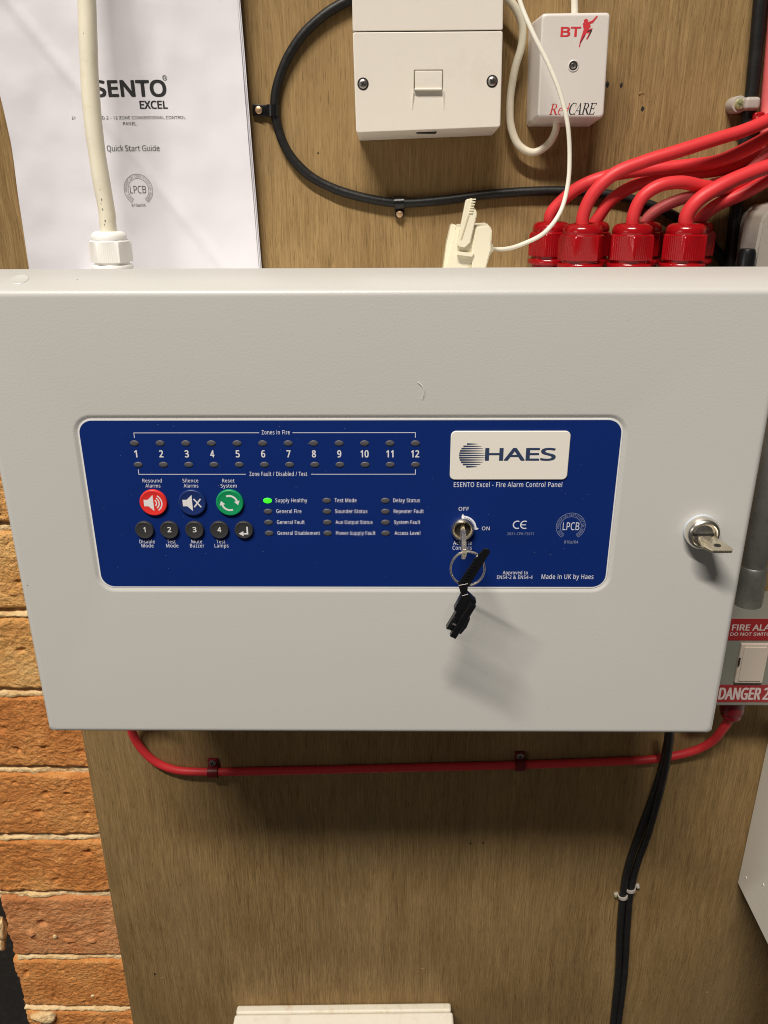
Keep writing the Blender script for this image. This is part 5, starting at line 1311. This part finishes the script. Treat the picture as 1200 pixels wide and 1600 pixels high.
# ------------------------------------------------------------------ pair of black cables below
c = tube([at(1046, 1130, -0.030), at(1043, 1160, -0.022), at(1034, 1200, -0.012), at(1020, 1245, -0.006), at(1000, 1300, -0.0035), at(982, 1352, -0.0035), at(974, 1395, -0.0035), at(969, 1450, -0.0035), at(966, 1520, -0.0035), at(961, 1570, -0.0035), at(955, 1625, -0.0035), at(950, 1680, -0.0035)], 0.0030, 16, 8, wob=0.04)
tag(new("black_cable", c, BLACK_CABLE), "left one of the two black cables dropping below the panel", "cable")
c = tube([at(1049, 1130, -0.033), at(1046, 1160, -0.026), at(1040, 1200, -0.017), at(1028, 1250, -0.011), at(1012, 1305, -0.0065), at(994, 1355, -0.0045), at(985, 1395, -0.0040), at(980, 1450, -0.0038), at(976, 1520, -0.0035), at(970, 1570, -0.0035), at(963, 1625, -0.0035), at(958, 1680, -0.0035)], 0.0029, 16, 8, wob=0.04)
tag(new("black_cable", c, BLACK_CABLE), "right one of the two black cables dropping below the panel", "cable")
clip(973, 1399, 100, 0.0033, 0.0028, 1, GREY_CLIP, BRASSY, "small grey clip on the left black cable below the panel", nail_r=0.0013, flange=0.0030)
clip(985, 1388, 100, 0.0034, 0.0028, -1, GREY_CLIP, GREY_CLIP, "small grey clip on the right black cable below the panel", nail_r=0.0014, flange=0.0042)

# ------------------------------------------------------------------ white box at the right, dusty box below
wx = at(1152, 1380, -0.0005).x
wzb = at(1152, 1380, -0.0005).z
wt = at(1199, 1140).z + 0.004
wb = thing("white_metal_cabinet", (wx + 0.06, 0, wzb), "white enamelled cabinet cut off by the right edge below the switch box", "cabinet")
cab = new("side_shell", rbox((wx, -0.140, wzb), (wx + 0.13, 0.0, wt), 0.0016, 3), WHITE_METAL, wb, wn=True)
for px, py in ((1166, 1371), (1193, 1382), (1205, 1412)):
    # rivets on the left face
    d = (at(px, py, -0.02) - CAM_LOC); t_ = (wx - CAM_LOC.x) / d.x; hit = CAM_LOC + d * t_
    new("paint_bead", lump(hit, 0.0009, px, (0.5, 1.4, 1.0), 2, 0.2), EDGE_WHITE, cab, smooth=60)
YD = -0.034
qf = [at(369, 1592.5, YD), at(707, 1589.5, YD), at(709, 1720, YD), at(367, 1720, YD)]
qk = [Vector((qf[0].x + 0.001, 0, at(376, 1572, 0).z)), Vector((qf[1].x - 0.001, 0, at(700, 1567, 0).z)), Vector((qf[2].x, 0, qf[2].z)), Vector((qf[3].x, 0, qf[3].z))]
ds = thing("surface_switch_box", at(540, 1600), "dusty off white surface box cut off by the bottom edge", "socket box")
zq = at(540, 1571, 0).z
CLEANER = mat("off_white_faceplate", (0.80, 0.76, 0.66), 0.42, bump=0.08, bscale=300, var=0.04, vscale=30, dirt=(0.55, 0.44, 0.30), dirt_amt=0.35)
zq = at(540, 1567.5, 0).z
new("pattress", rbox((at(371, 1580, -0.004).x, -0.0085, zq - 0.09), (at(706, 1580, -0.004).x, 0.0, zq), 0.0024, 4), DUSTY_WHITE, ds, wn=True)
new("faceplate", rbox((at(368, 1590, -0.01).x, -0.030, zq - 0.0902), (at(709, 1590, -0.01).x, -0.0089, zq - 0.0003), 0.0026, 4), CLEANER, ds, wn=True)
ds.rotation_euler.y = R(-1.6)
# ------------------------------------------------------------------ dust on the fascia
b = bmesh.new()
for i in range(90):
    px, py = random.uniform(140, 955), random.uniform(660, 912)
    b2_ = lump(at(px, py, YP - 0.0001), random.uniform(0.00005, 0.00016), i, (1, 0.4, 1), 1)
    b = join(b, b2_)
d_ = new("dust", b, mat("grey_dust", (0.35, 0.36, 0.40), 0.9), None)
tag(d_, "fine dust specks on the blue fascia", "dust", kind="stuff")
